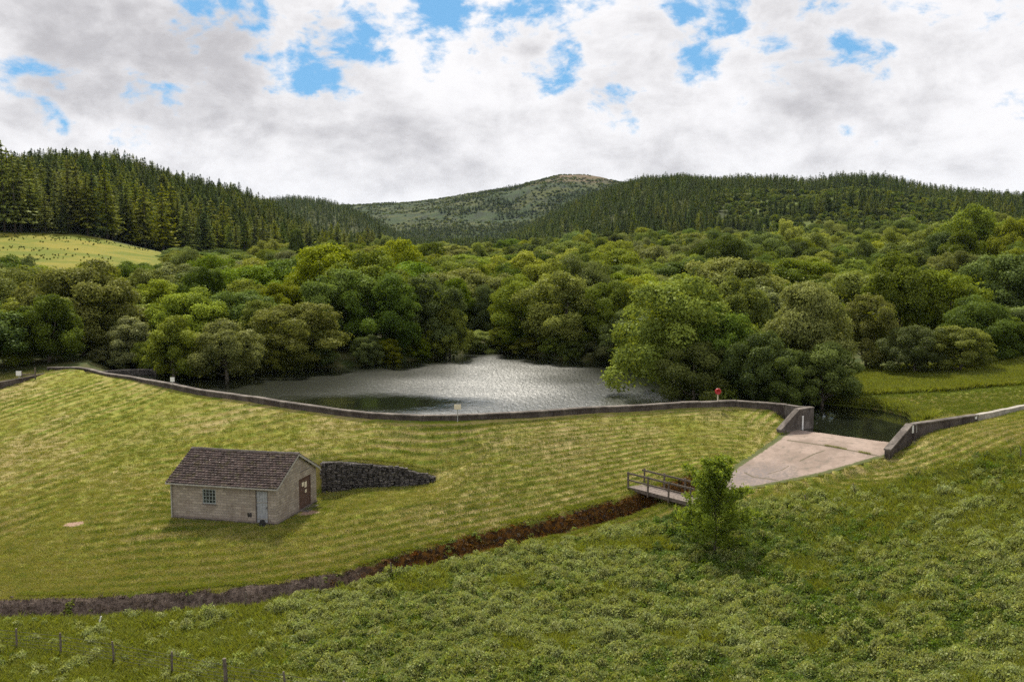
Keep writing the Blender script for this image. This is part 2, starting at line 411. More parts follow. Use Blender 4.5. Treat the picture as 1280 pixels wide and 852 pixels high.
M['bark'] = simple('bark', (.09, .075, .055), (.16, .14, .11), 6, bump=.6, dist=.03)
M['drybark'] = simple('dark_bark', (.05, .042, .035), (.10, .085, .07), 6, bump=.6, dist=.03)

def ground_mat():
    m, nt, out = newmat('ground'); T = NT(nt); P = T.geo()
    mown, gul, moor, mead, row, forest, bare = [T.attr(a) for a in ('mown', 'gully', 'moor', 'mead', 'row', 'forest', 'bare')]
    nb = T.noise(P, .11, 4, .6); nm_ = T.noise(P, .55, 5, .65); nf = T.noise(P, 3.2, 6, .7); nff = T.noise(P, 14, 4, .7)
    # mown grass with rows of cut clippings
    rk_ = T.attr('rowk')
    al = T.n('CombineXYZ'); T.set(al.inputs[0], T.math('MULTIPLY', row, 2.6)); T.set(al.inputs[1], T.math('MULTIPLY', T.attr('along'), .32))
    ns = T.noise(al.outputs[0], 1.0, 5, .6)
    rw = T.math('SINE', T.math('ADD', T.math('MULTIPLY', row, 6.2832), T.math('MULTIPLY', nm_, 2.4)))
    rw = T.math('MULTIPLY', rw, rk_)
    rowf = T.ramp(T.math('ADD', T.math('MULTIPLY', rw, .42), T.math('ADD', T.math('MULTIPLY', ns, .7), T.math('MULTIPLY', nf, .3))), .22, .80)
    green = T.mix(T.ramp(nf, .35, .65), (.105, .145, .014), (.17, .195, .024))
    yel = T.mix(T.ramp(nff, .35, .65), (.27, .245, .055), (.21, .20, .032))
    dry = T.mix(T.ramp(nff, .3, .7), (.36, .285, .14), (.27, .21, .10))
    mc = T.mix(rowf, green, yel)
    mc = T.mix(T.ramp(T.math('ADD', T.math('MULTIPLY', nb, .5), T.math('ADD', T.math('MULTIPLY', ns, .45), T.math('MULTIPLY', nf, .15))), .50, .66, 0, .8), mc, dry)
    mc = T.mix(T.math('MULTIPLY', T.ramp(rw, .35, 1.0), T.ramp(nf, .3, .55, .2, .9)), mc, dry)
    mc = T.mix(T.math('MULTIPLY', T.ramp(rw, -.35, -1.0), T.ramp(nf, .35, .6, .2, .8)), mc, (.070, .098, .010))
    # rough pasture
    rc = T.mix(T.ramp(nf, .35, .65), (.065, .10, .012), (.15, .175, .022))
    rc = T.mix(T.ramp(nb, .45, .6, 0, .5), rc, (.17, .19, .03))
    rc = T.mix(T.ramp(nff, .55, .7, 0, .6), rc, (.035, .05, .010))
    col = T.mix(mown, rc, mc)
    fc = T.mix(T.ramp(nm_, .4, .6), (.035, .05, .012), (.07, .07, .025))
    col = T.mix(forest, col, fc)
    col = T.mix(mead, col, T.mix(T.ramp(nb, .4, .62), (.105, .125, .012), (.185, .165, .024)))
    np_ = T.noise(P, .012, 5, .62); nq = T.noise(P, .05, 5, .65)
    mr = T.mix(T.ramp(np_, .44, .56), (.022, .040, .007), (.050, .058, .011))
    mr = T.mix(T.ramp(nq, .48, .60), mr, (.014, .022, .007))
    sz_ = T.n('SeparateXYZ'); nt.links.new(P, sz_.inputs[0])
    mr = T.mix(T.ramp(T.math('ADD', sz_.outputs[2], T.math('MULTIPLY', np_, 90.)), 175., 225., 0, .85), mr, (.105, .068, .034))
    col = T.mix(moor, col, mr)
    # stony, heathery gully
    gc = T.mix(T.ramp(nf, .35, .62), (.075, .055, .045), (.20, .155, .125))
    gc = T.mix(T.ramp(nff, .48, .62), gc, (.045, .034, .028))
    rust = T.mix(T.ramp(nf, .42, .62), (.035, .020, .010), (.16, .075, .014))
    gc = T.mix(T.attr('rust'), gc, rust)
    col = T.mix(T.ramp(T.math('ADD', gul, T.math('MULTIPLY', T.math('SUBTRACT', nf, .5), .9)), .38, .58), col, gc)
    col = T.mix(T.ramp(T.math('ADD', bare, T.math('MULTIPLY', T.math('SUBTRACT', nf, .5), .8)), .4, .7), col, (.30, .20, .15))
    h = T.math('ADD', T.math('ADD', nf, T.math('MULTIPLY', nff, .35)), T.math('MULTIPLY', T.math('MULTIPLY', rw, mown), .16))
    T.principled(out, col, .95, T.bump(h, .8, .13), .1); return m
M['ground'] = ground_mat()

# ------------------------------------------------------------------ world: broken cloud over blue
SUN_AZ, SUN_EL = R(-12), R(50)      # azimuth from +Y, negative = left
def dirpx(px, py):
    v = atY(px, py, 1.)-np.array([0, 0, CH]); return v/np.linalg.norm(v)
def make_world():
    w = bpy.data.worlds.new('World'); SC.world = w; w.use_nodes = True; nt = w.node_tree; nt.nodes.clear(); T = NT(nt)
    out = T.n('OutputWorld'); bg = T.n('Background'); nt.links.new(bg.outputs[0], out.inputs[0]); bg.inputs[1].default_value = .1
    st = T.n('TexSky'); st.sky_type = 'NISHITA'; st.sun_disc = False; st.sun_elevation = SUN_EL; st.sun_rotation = SUN_AZ
    st.air_density = 1.0; st.dust_density = .3; st.ozone_density = 2.0
    g = T.coord('Generated')
    P = T.mapping(g, (1, 1, 1.7))
    n1 = T.noise(P, 3.6, 9, .60, .25); n2 = T.noise(T.mapping(P, (1, 1, 1), (0, 0, .4)), 10., 9, .62, .3); n3 = T.noise(P, 26., 5, .58, .2)
    # openings in the cloud, by direction
    gaps = [(300,38,.045,.9),(345,62,.02,.6),(430,55,.045,1.),(395,68,.02,.8),(55,108,.035,.9),(25,100,.02,.6),(690,12,.06,.9),(640,40,.04,.7),(690,75,.035,.9),(770,100,.03,.8),(800,15,.045,.75),
            (865,60,.04,.9),(840,30,.04,.7),(1100,32,.045,.6),(1180,18,.03,.5),(1270,12,.04,.7),(240,2,.04,.7),(520,-25,.06,.7),(970,42,.03,.45),(980,-60,.12,.6),(-250,40,.12,.6),(1500,-30,.15,.6),(300,-300,.22,.5),(900,-400,.25,.5)]
    tot = None
    # warp
    wv = T.n('VectorMath', operation='SCALE'); nz = nt.nodes.new('ShaderNodeTexNoise'); nt.links.new(g, nz.inputs['Vector']); nz.inputs['Scale'].default_value = 11; nz.inputs['Detail'].default_value = 6; nz.inputs['Roughness'].default_value = .6
    sb = T.n('VectorMath', operation='SUBTRACT'); nt.links.new(nz.outputs['Color'], sb.inputs[0]); sb.inputs[1].default_value = (.5, .5, .5)
    nt.links.new(sb.outputs[0], wv.inputs[0]); wv.inputs[3].default_value = .12
    ad = T.n('VectorMath', operation='ADD'); nt.links.new(g, ad.inputs[0]); nt.links.new(wv.outputs[0], ad.inputs[1])
    for a, b, r, s in gaps:
        d = T.n('VectorMath', operation='DISTANCE'); nt.links.new(ad.outputs[0], d.inputs[0]); d.inputs[1].default_value = tuple(dirpx(a, b))
        v = T.ramp(d.outputs['Value'], r*.0, r*2.2, s*.95, 0)
        tot = v if tot is None else T.math('MAXIMUM', tot, v)
    gap = T.ramp(T.math('ADD', tot, T.math('ADD', T.math('MULTIPLY', T.math('SUBTRACT', n2, .5), 2.6), T.math('MULTIPLY', T.math('SUBTRACT', n3, .5), 1.6))), .48, .95)
    # cloud light and shade
    sh = T.math('ADD', T.math('MULTIPLY', n1, .42), T.math('ADD', T.math('MULTIPLY', n2, .40), T.math('MULTIPLY', n3, .18)))
    darks = [(235,108,.085,.11),(130,85,.06,.06),(60,30,.06,.05),(430,175,.09,.07),(1080,165,.11,.08),(620,75,.05,.05),(1000,10,.10,.04),(30,150,.05,.05),(800,190,.09,.04)]
    for a, b, r, s in darks:
        d = T.n('VectorMath', operation='DISTANCE'); nt.links.new(ad.outputs[0], d.inputs[0]); d.inputs[1].default_value = tuple(dirpx(a, b))
        sh = T.math('SUBTRACT', sh, T.ramp(d.outputs['Value'], r*.2, r*1.3, s, 0))
    f = T.ramp(sh, .30, .55)
    cloud = T.mix(f, (3.9, 3.8, 3.95), (7.2, 7.1, 7.2))
    skyc = T.mix(1., st.outputs[0], (.55, .95, 1.45), 'MULTIPLY')
    skyc = T.mix(.85, skyc, (1.35, 3.2, 5.0))
    col = T.mix(gap, cloud, skyc)
    nt.links.new(col, bg.inputs[0])
make_world()
sl = bpy.data.lights.new('sun', 'SUN'); sl.energy = 5.0; sl.angle = R(4); sl.color = (1, .935, .80)
so = link('sun', sl); sd = Vector((math.sin(SUN_AZ)*math.cos(SUN_EL), math.cos(SUN_AZ)*math.cos(SUN_EL), math.sin(SUN_EL)))
so.rotation_euler = sd.to_track_quat('Z', 'Y').to_euler()

# ------------------------------------------------------------------ ground sheet
def build_ground():
    r = np.concatenate([np.arange(14, 46, 1.2), np.arange(46, 125, .33), np.geomspace(125.4, 9000, 210)])
    a = np.linspace(R(-64), R(64), 760)
    RR, AA = np.meshgrid(r, a, indexing='ij'); X = RR*np.sin(AA); Y = RR*np.cos(AA)-20
    Z = Hz(X.ravel(), Y.ravel()).reshape(X.shape)
    V = np.stack([X, Y, Z], -1).reshape(-1, 3); nr, na = X.shape
    i, j = np.meshgrid(np.arange(nr-1), np.arange(na-1), indexing='ij'); b = (i*na+j).ravel()
    Q = np.stack([b, b+1, b+na+1, b+na], 1)
    me = mkmesh('ground', V, Q[:, ::-1], True)
    x, y = X.ravel(), Y.ravel()
    mk = masks(x, y)
    for k, v in mk.items():
        at_ = me.attributes.new(k, 'FLOAT', 'POINT'); at_.data.foreach_set('value', v.astype(np.float32))
    link('ground', me, M['ground'], kind='structure')
def rowstr(x, y):
    v = .45+.9*fbm(x/7, y/4, 140, 3)+.35*sm(-12, 2, x)
    return np.clip(v, .08, 1)*sm(0, 3., np.abs(x+29))*sm(0, 2., np.abs(x-18))
def rowfun(x, y, dg, dc):
    t = dg/(dg+dc+1e-6); dr, _ = seg_dist(x, y, rline)
    row = np.where(x > 18+0*y, dr/.95, t*np.interp(x, [-50, -30, -10, 20], [34, 30, 21, 20]))
    return np.where(x < -29, (x*.75-y*.55)/1.25, row)
ROWF = rowfun
def masks(x, y):
    ey = np.interp(x, _e[:, 0], _e[:, 1])
    yc = np.interp(x, cx, cy); rl = np.array(rline)
    top = np.where(x < 24, yc, np.interp(x, rl[:, 0], rl[:, 1])+.3)
    nz = fbm(x/2., y/2., 60)*.5
    mown = sm(-.3, .5, y-ey+nz)*(1-sm(-.1, .2, y-top))
    # mown strip behind the right-hand wall
    s2 = (x > 26) & (y > top) & (y < 86+fbm(x/3, y/3, 3)*2) & (x < 60)
    mown = np.where(s2, .62+.3*fbm(x/2.5, y/1.5, 4), mown)
    dg, pg = seg_dist(x, y, gully); dc, _ = seg_dist(x, y, crest)
    hw = np.interp(pg, [0, 5, 12, 25, 45, 60], [.8, 1.05, 1.15, 1.2, 1.6, 1.9])*(1+.30*fbm(x/1.6, y/1.6, 171, 3))
    gu = 1-sm(hw*.8, hw*1.15, dg)
    t = dg/(dg+dc+1e-6)
    dr, _ = seg_dist(x, y, rline)
    row = np.where(x > 18+0*y, dr/.95, t*np.interp(x, [-50, -30, -10, 20], [34, 30, 21, 20]))
    # rows on the left mound climb it obliquely
    wl = 1-sm(-34, -24, x)
    row = np.where(x < -29, (x*.75-y*.55)/1.25, row)
    px = 640+x/np.maximum(y, 1)*F
    dl = sdf(x, y, lake)
    forest = sm(96, 108, y)*(1-sm(20, 30, x)*(1-sm(98, 112, y)))
    forest = np.where((y > 85) & (dl > 0) & (x < 26), 1., forest)
    forest = np.where((y < yc) & (x < 24), 0., forest)
    forest = forest*sm(-2, 2, x+74+0*y) if False else forest
    mead = np.zeros(x.shape)
    me1 = (px < 215) & (y > 195) & (y < 300)
    mead = np.where(me1, 1-sm(-8, 8, y-np.interp(px, [-300, 0, 100, 200, 300], [262, 282, 292, 325, 345])), 0.)
    me2 = sm(1125, 1145, px)*(1-sm(1190, 1215, px))*sm(285, 300, y)*(1-sm(390, 410, y)); mead = np.maximum(mead, me2)
    moor = np.maximum(sm(1480, 1560, y), sm(860, 900, px)*(1-sm(1200, 1260, px))*sm(470, 540, y)*.55)
    forest = forest*(1-mead)
    cl = sm(900, 950, px)*(1-sm(1180, 1240, px))*sm(520, 600, y)*(1-sm(950, 1050, y))
    forest = forest*(1-cl*.9)
    b1 = at(93, 659, -4.1); bare = 1-sm(.25, 1.0, np.hypot((x-b1[0])/1.2, (y-b1[1])/.8))
    b2 = HUT_A+hy*3.0+hx*.8; bare = np.maximum(bare, .8*(1-sm(.3, 1.3, np.hypot(x-b2[0], y-b2[1]))))
    rust = 1-sm(22, 30, pg+fbm(x/2, y/2, 8)*3)
    return dict(rowk=rowstr(x, y), along=np.where(wl > .5, x*.55+y*.75, x), mown=mown, gully=gu, moor=moor, mead=mead, row=row, forest=forest, bare=bare, rust=rust)
build_ground()

# ------------------------------------------------------------------ water
def build_water():
    m, nt, out = newmat('lake_water'); T = NT(nt); P = T.geo()
    calm = T.ramp(T.noise(P, .035, 3, .5), .38, .60)
    n1 = T.noise(T.mapping(P, (1, .30, 1)), 2.9, 3, .6, .4); n2 = T.noise(T.mapping(P, (1, .5, 1), (0, 0, .5)), 6., 2, .6)
    h = T.math('ADD', n1, T.math('MULTIPLY', n2, .30))
    amp = T.attr('ripple')
    h = T.math('MULTIPLY', h, amp)
    b = T.bump(h, 1., .12)
    p = T.principled(out, (.010, .012, .007), T.math('MULTIPLY_ADD', amp, .24, .04), b, .5); p.inputs['IOR'].default_value = 2.1
    M['water'] = m
    xs = np.arange(-60, 60, .5); ys = np.arange(62, 142, .5)
    X, Y = np.meshgrid(xs, ys, indexing='ij'); i, j = np.meshgrid(np.arange(len(xs)-1), np.arange(len(ys)-1), indexing='ij')
    c = (i*len(ys)+j).ravel(); Q = np.stack([c, c+len(ys), c+len(ys)+1, c+1], 1)
    x, y = X.ravel(), Y.ravel()
    qx = x[Q].mean(1); qy = y[Q].mean(1); d = sdf(qx, qy, lake)
    # stay inside walls and lip, lap over the natural banks
    dcr, _ = seg_dist(qx, qy, crest); dlip, _ = seg_dist(qx, qy, [lipL[:2], lipR[:2], W1[:2]])
    s = (qx-lipM[0])*fl[0]+(qy-lipM[1])*fl[1]
    keep = (d < 1.2) & ~((d > -.05) & (dcr < 2.5)) & ~((s > -.25) & (qx > 18) & (qy < 78.5))
    rl = np.array(rline); keep &= ~((qx > W1[0]-.2) & (qy < np.interp(qx, rl[:, 0], rl[:, 1])+.25))
    Q = Q[keep]; u, inv = np.unique(Q, return_inverse=True)
    me = mkmesh('lake', np.stack([x[u], y[u], 0*x[u]], 1), inv.reshape(Q.shape), True)
    # strip that closes the water up to wall faces is not needed: the grid ends inside the wall thickness
    amp = .25+.75*sm(1., 7., -sdf(x[u], y[u], lake))
    amp = amp*(.38+.85*np.exp(-((x[u]+1-(y[u]-90)*.02)/15.)**2+fbm(x[u]/9, y[u]/12, 55)*.7))
    ch = sm(20, 23, x[u])*(1-sm(84, 90, y[u])); amp = amp*(1-.8*ch)
    q = at(470, 504, 0); dd = np.hypot((x[u]-q[0])/10., (y[u]-q[1])/5.5)+fbm(x[u]/2, y[u]/1.5, 77)*.25
    amp = amp*(.06+.94*sm(.3, 1.35, dd))
    a = me.attributes.new('ripple', 'FLOAT', 'POINT'); a.data.foreach_set('value', amp.astype(np.float32))
    link('water', me, m, kind='structure')
build_water()

# ------------------------------------------------------------------ concrete and stone
def stonewall_mat(name, c1, c2, c3, scale=3.2, bumpd=.05):
    m, nt, out = newmat(name); T = NT(nt); P = T.geo()
    v = T.n('TexVoronoi', feature='DISTANCE_TO_EDGE'); nt.links.new(T.mapping(P, (1, 1, 1.6)), v.inputs['Vector']); v.inputs['Scale'].default_value = scale
    vc = T.n('TexVoronoi'); nt.links.new(T.mapping(P, (1, 1, 1.6)), vc.inputs['Vector']); vc.inputs['Scale'].default_value = scale
    n = T.noise(P, 9, 6, .65)
    sep = T.n('SeparateColor'); nt.links.new(vc.outputs['Color'], sep.inputs[0])
    col = T.mix(sep.outputs[0], c1, c2); col = T.mix(T.ramp(n, .55, .68), col, c3)
    col = T.mix(T.ramp(v.outputs[0], .0, .09, .85, 0), col, (.02, .018, .016))
    h = T.math('ADD', T.ramp(v.outputs[0], 0, .18), T.math('MULTIPLY', n, .4))
    T.principled(out, col, .95, T.bump(h, .9, bumpd), .1); return m
def concrete_mat(name, c1, c2, stain):
    m, nt, out = newmat(name); T = NT(nt); P = T.geo()
    n1 = T.noise(P, .8, 5, .65); n2 = T.noise(P, 6, 6, .7); n3 = T.noise(P, 40, 3, .7); st = T.noise(T.mapping(P, (3, 3, .5)), 1.6, 5, .7)
    col = T.mix(T.ramp(n1, .4, .62), c1, c2); col = T.mix(T.ramp(n2, .50, .68, 0, .7), col, stain)
    col = T.mix(T.ramp(st, .52, .64, 0, .6), col, tuple(q*.6 for q in stain))
    T.principled(out, col, .92, T.bump(T.math('ADD', n2, T.math('MULTIPLY', n3, .4)), .5, .03), .15); return m
M['parapet'] = concrete_mat('parapet_concrete', (.060, .048, .042), (.11, .092, .080), (.035, .028, .026))
M['coping'] = concrete_mat('coping_concrete', (.10, .086, .076), (.20, .175, .155), (.055, .045, .042))
M['abut'] = concrete_mat('abutment_concrete', (.09, .078, .068), (.17, .15, .135), (.045, .036, .032))
M['stone'] = stonewall_mat('dark_stone', (.040, .037, .036), (.13, .118, .11), (.25, .23, .205))
M['kerb'] = concrete_mat('kerb_concrete', (.28, .26, .23), (.42, .39, .35), (.24, .21, .18))
M['white'] = simple('weathered_white_paint', (.62, .62, .60), (.75, .75, .73), 5, rough=.6, bump=.05)
M['cream'] = simple('weathered_cream_board', (.60, .52, .38), (.68, .62, .48), 5, rough=.6, bump=.05)
M['greypost'] = simple('galvanised_post', (.30, .30, .29), (.42, .42, .40), 12, rough=.5, bump=.05, metal=.3)
M['wood'] = simple('weathered_timber', (.075, .060, .048), (.17, .14, .115), 7, bump=.6, dist=.012)
M['deckwood'] = simple('deck_timber', (.10, .08, .07), (.20, .165, .145), 5, bump=.5, dist=.01)
M['darkwood'] = simple('brown_door_timber', (.065, .038, .028), (.13, .080, .060), 7, bump=.4, dist=.01)
M['red'] = simple('red_plastic', (.32, .012, .016), (.42, .02, .022), 6, rough=.45, bump=.05, spec=.4)
M['wire'] = simple('fence_wire', (.07, .068, .06), (.12, .115, .10), 30, rough=.6)

# parapet along the crest
gp = resample(crest[:-2], .8)
zg = Hz(np.array([p[0]+.0 for p in gp]), np.array([p[1]-.5 for p in gp]))
par = bpy.data.objects.new('parapet_wall', None); COL.objects.link(par); par.location = (float(gp[40][0]), float(gp[40][1]), .9)
for k, v in (('label', 'long low dark concrete parapet wall curving along the grassy dam crest beside the lake'), ('category', 'wall')): par[k] = v
def sub(parent, name, vs, fs, mat, bevel=0):
    o = MB().add(vs, fs).build(name, mat, parent, bevel=bevel)
    if parent is not None:
        l = Vector(parent.location); o.data.transform(__import__('mathutils').Matrix.Translation(-l))
    return o
wob = [float(fbm(np.array([i*.37]), np.array([1.]), 5)[0])*.035 for i in range(len(gp))]
vs, fs = ribbon(gp, .17, [-.6]*len(gp), [p[2]-.10+wob[i] for i, p in enumerate(gp)]); sub(par, 'wall_body', vs, fs, M['parapet'])
vs, fs = stones(gp, .235, .10, [p[2]+.012+wob[i] for i, p in enumerate(gp)]); sub(par, 'coping', vs, fs, M['coping'])
# stepped-down dark wall on the far left
lw = resample([at(59,465,1.1), at(41,469.5,1.0), at(0,477,.8), at(-60,490,.6)], .8)
vs, fs = ribbon(lw, .18, [-.8]*len(lw), [p[2] for p in lw])
o = MB().add(vs, fs).build('low_wall', M['parapet'], label='low dark wall stepping down from the left end of the dam parapet', cat='wall')

# left abutment (wing wall with sloping top)
E = crest[-1]; N_ = at(971, 537, .0)
Nb = at(973, 547, -.45); Nn = np.array([Nb[0], Nb[1]])
E2 = E[:2]; S2 = crest[-2][:2]
ab = bpy.data.objects.new('spillway_abutment', None); COL.objects.link(ab); ab.location = (float(E[0]), float(E[1]), 0)
ab['label'] = 'stained concrete abutment wall with sloping top at the left side of the spillway'; ab['category'] = 'wall'
topN = -.45+(547-537)*Nb[1]/F
ln = [E2, E2*.55+Nn*.45, Nn]; tz = [1.62, 1.60, topN+.05]
vs, fs = ribbon(ln, .2, [-1.6]*3, [t-.09 for t in tz]); sub(ab, 'wall_body', vs, fs, M['abut'])
vs, fs = ribbon(ln, .25, [t-.088 for t in tz], tz); sub(ab, 'coping', vs, fs, M['coping'])
rt = [E2+np.array([.0, .0]), crest[-2][:2], crest[-3][:2]]
vs, fs = ribbon([crest[-3][:2], crest[-2][:2], E2-(E2-S2)/np.linalg.norm(E2-S2)*.05], .19, [-.6]*3, [1.49, 1.56, 1.60]); sub(ab, 'return_wall', vs, fs, M['abut'])
d_ = (Nn-E2)/np.linalg.norm(Nn-E2); nrm = np.array([d_[1], -d_[0]]);
nrm = nrm if nrm[1] < 0 else -nrm
g0 = E2*.66+Nn*.34+nrm*.215
vs, fs = ribbon([g0-d_*.07, g0+d_*.07], .018, [-.02]*2, [1.05]*2); sub(ab, 'gauge_board', vs, fs, M['white'])

# right abutment and wall
ra = bpy.data.objects.new('spillway_abutment', None); COL.objects.link(ra); ra.location = (float(W1[0]), float(W1[1]), 0)
ra['label'] = 'dark concrete wall running right from the spillway with a pale sloping end and white notice'; ra['category'] = 'wall'
ln = [W0[:2], W1[:2]]
vs, fs = ribbon(ln, .19, [-1.3]*2, [.10, 1.50]); sub(ra, 'wing_wall', vs, fs, M['parapet'])
vs, fs = ribbon(ln, .26, [.102, 1.502], [.2, 1.6]); sub(ra, 'wing_coping', vs, fs, M['coping'])
rr = resample([W1+0]+rwall[1:], .8); rr[0] = rr[0]+np.array([.19, .0, 0])
vs, fs = ribbon(rr, .17, [-.4]*len(rr), [1.50]*len(rr)); sub(ra, 'wall_body', vs, fs, M['parapet'])
vs, fs = ribbon(rr, .23, [1.502]*len(rr), [1.6]*len(rr)); sub(ra, 'coping', vs, fs, M['abut'])
q = atY(1143, 536, (rwall[0][1]+rwall[1][1])/2-.30)
MB().box(-.22, .22, -.015, .015, -.27, .27).build('notice_board', M['white'], ra, loc=q-np.array(ra.location), rot=(0, 0, math.atan2(rwall[1][1]-rwall[0][1], rwall[1][0]-rwall[0][0])))
q = atY(1219.5, 521, rwall[-1][1]-.30)
MB().box(-.1, .1, -.03, .03, -.14, .14).build('notice_board', M['white'], ra, loc=q-np.array(ra.location))
rk = resample(rkerb, .9)
vs, fs = ribbon(rk, .2, [.4]*len(rk), [p[2]+.02*math.sin(i*2.1) for i, p in enumerate(rk)])
MB().add(vs, fs).build('stone_kerb', M['kerb'], label='pale broken concrete kerb continuing the wall to the right edge', cat='kerb')
# kerb stub at the foot of the right abutment
q0 = at(1110, 566, -.42); q1 = at(1135, 563, -.25)
vs, fs = ribbon([q0, q1], .1, [-1.2]*2, [-.33, -.18]); MB().add(vs, fs).build('concrete_footing', M['coping'], label='short concrete footing beside the low end of the right abutment', cat='footing')

# spillway slab
def build_slab():
    m, nt, out = newmat('spillway_concrete'); T = NT(nt); P = T.geo()
    n1 = T.noise(P, .5, 5, .65); n2 = T.noise(P, 5, 6, .7); n3 = T.noise(P, 30, 4, .7)
    col = T.mix(T.ramp(n1, .38, .62), (.205, .158, .13), (.29, .225, .19)); col = T.mix(T.ramp(n2, .5, .7, 0, .6), col, (.20, .15, .13))
    ba = T.attr('stain'); col = T.mix(T.math('MULTIPLY', ba, T.ramp(n2, .3, .6)), col, (.17, .145, .14))
    n4 = T.noise(P, 1.7, 6, .7); col = T.mix(T.ramp(n4, .52, .66, 0, .65), col, (.13, .115, .095)); col = T.mix(T.ramp(T.math('ADD', T.attr('edge'), T.math('MULTIPLY', T.math('SUBTRACT', n2, .5), 1.2)), .35, .8), col, (.075, .085, .03))
    cr = T.attr('crack'); ck = T.ramp(T.math('ADD', cr, T.math('MULTIPLY', T.math('SUBTRACT', n2, .5), .6)), .5, .72)
    col = T.mix(ck, col, (.12, .10, .07))
    T.principled(out, col, .93, T.bump(T.math('SUBTRACT', T.math('ADD', n2, T.math('MULTIPLY', n3, .5)), T.math('MULTIPLY', ck, 1.5)), .4, .03), .15)
    xs = np.arange(10, 32, .1); ys = np.arange(60, 80, .1)
    X, Y = np.meshgrid(xs, ys, indexing='ij'); i, j = np.meshgrid(np.arange(len(xs)-1), np.arange(len(ys)-1), indexing='ij')
    c = (i*len(ys)+j).ravel(); Q = np.stack([c, c+len(ys), c+len(ys)+1, c+1], 1); x, y = X.ravel(), Y.ravel()
    keep = sdf(x[Q].mean(1), y[Q].mean(1), slab) < .22; Q = Q[keep]; u, inv = np.unique(Q, return_inverse=True); x, y = x[u], y[u]
    me = mkmesh('s', np.stack([x, y, slab_z(x, y)], 1), inv.reshape(Q.shape), True)
    ck = np.zeros(x.shape)
    for ln, w in (([slab_at(985,550), slab_at(1040,558), slab_at(1105,571)], .13), ([slab_at(930,590), slab_at(942,596), slab_at(972,600)], .10),
                  ([slab_at(1030,563), slab_at(1018,567), slab_at(1010,571), slab_at(1000,576)], .11), ([slab_at(986,582), slab_at(978,587), slab_at(960,592)], .07)):
        ck = np.maximum(ck, 1-sm(w*.35, w*1.2, seg_dist(x, y, ln)[0]))
    q = slab_at(945, 598); st = 1-sm(1, 3.8, np.hypot(x-q[0], y-q[1])+fbm(x, y, 4)*1.2)
    ed = 1-sm(.0, .55, -sdf(x, y, slab)); ed = ed*(seg_dist(x, y, [lipL[:2], lipR[:2]])[0] > .6)
    for k, v in (('crack', ck), ('stain', st), ('edge', ed)):
        a = me.attributes.new(k, 'FLOAT', 'POINT'); a.data.foreach_set('value', v.astype(np.float32))
    o = link('spillway', me, m, label='broad pale concrete spillway slab with cracks sloping down from the lake outlet', cat='spillway')
    md = o.modifiers.new('solid', 'SOLIDIFY'); md.thickness = .5; md.offset = -1
build_slab()

# stone retaining wall beside the hut: rough stones along its face
def build_retaining():
    ln = resample([np.array([*p[:2], t]) for p, t in zip(rw_line, rw_top)], .35)
    root = bpy.data.objects.new('retaining_wall', None); COL.objects.link(root); root.location = (float(ln[0][0]), float(ln[0][1]), -3.1)
    root['label'] = 'dark dry stone retaining wall cut into the bank to the right of the hut'; root['category'] = 'wall'
    vs, fs = ribbon(ln, .28, [-4.2]*len(ln), [p[2]-.06 for p in ln]); sub(root, 'wall_core', vs, fs, M['stone'])
    mb = MB(); r2 = np.random.default_rng(3)
    for i in range(len(ln)-1):
        d = (ln[i+1]-ln[i])[:2]; d /= np.linalg.norm(d); n = np.array([d[1], -d[0]])
        z = -3.45
        while z < ln[i][2]-.12:
            h = r2.uniform(.14, .26); s = r2.uniform(-.1, .1)
            c = ln[i][:2]+d*(.17+s)+n*(.27+r2.uniform(0, .1)); l = r2.uniform(.13, .21)
            vv = []
            for k in range(8):
                sx, sy, sz = (-1, 1)[k & 1], (-1, 1)[(k >> 1) & 1], (-1, 1)[(k >> 2) & 1]
                q = c+d*sx*l*r2.uniform(.8, 1.1)+n*sy*.13*r2.uniform(.7, 1.2); vv.append((q[0], q[1], z+h/2+sz*h/2*r2.uniform(.75, 1.05)))
            mb.add(vv, [(0,1,3,2),(4,6,7,5),(0,4,5,1),(1,5,7,3),(3,7,6,2),(2,6,4,0)]); z += h
    o = mb.build('stone_facing', M['stone'], root, bevel=.02); o.data.transform(__import__('mathutils').Matrix.Translation(-Vector(root.location)))
build_retaining()
# stone inlet wall on the far left shore of the lake
il = [at(128,463.5,.45), at(150,463,.5), at(196,462,.5)]
vs, fs = ribbon(il, .35, [-.8]*3, [.45, .6, .6]); MB().add(vs, fs).build('inlet_wall', M['stone'], bevel=.02, label='dark stone inlet wall in the shaded far left corner of the lake', cat='wall')

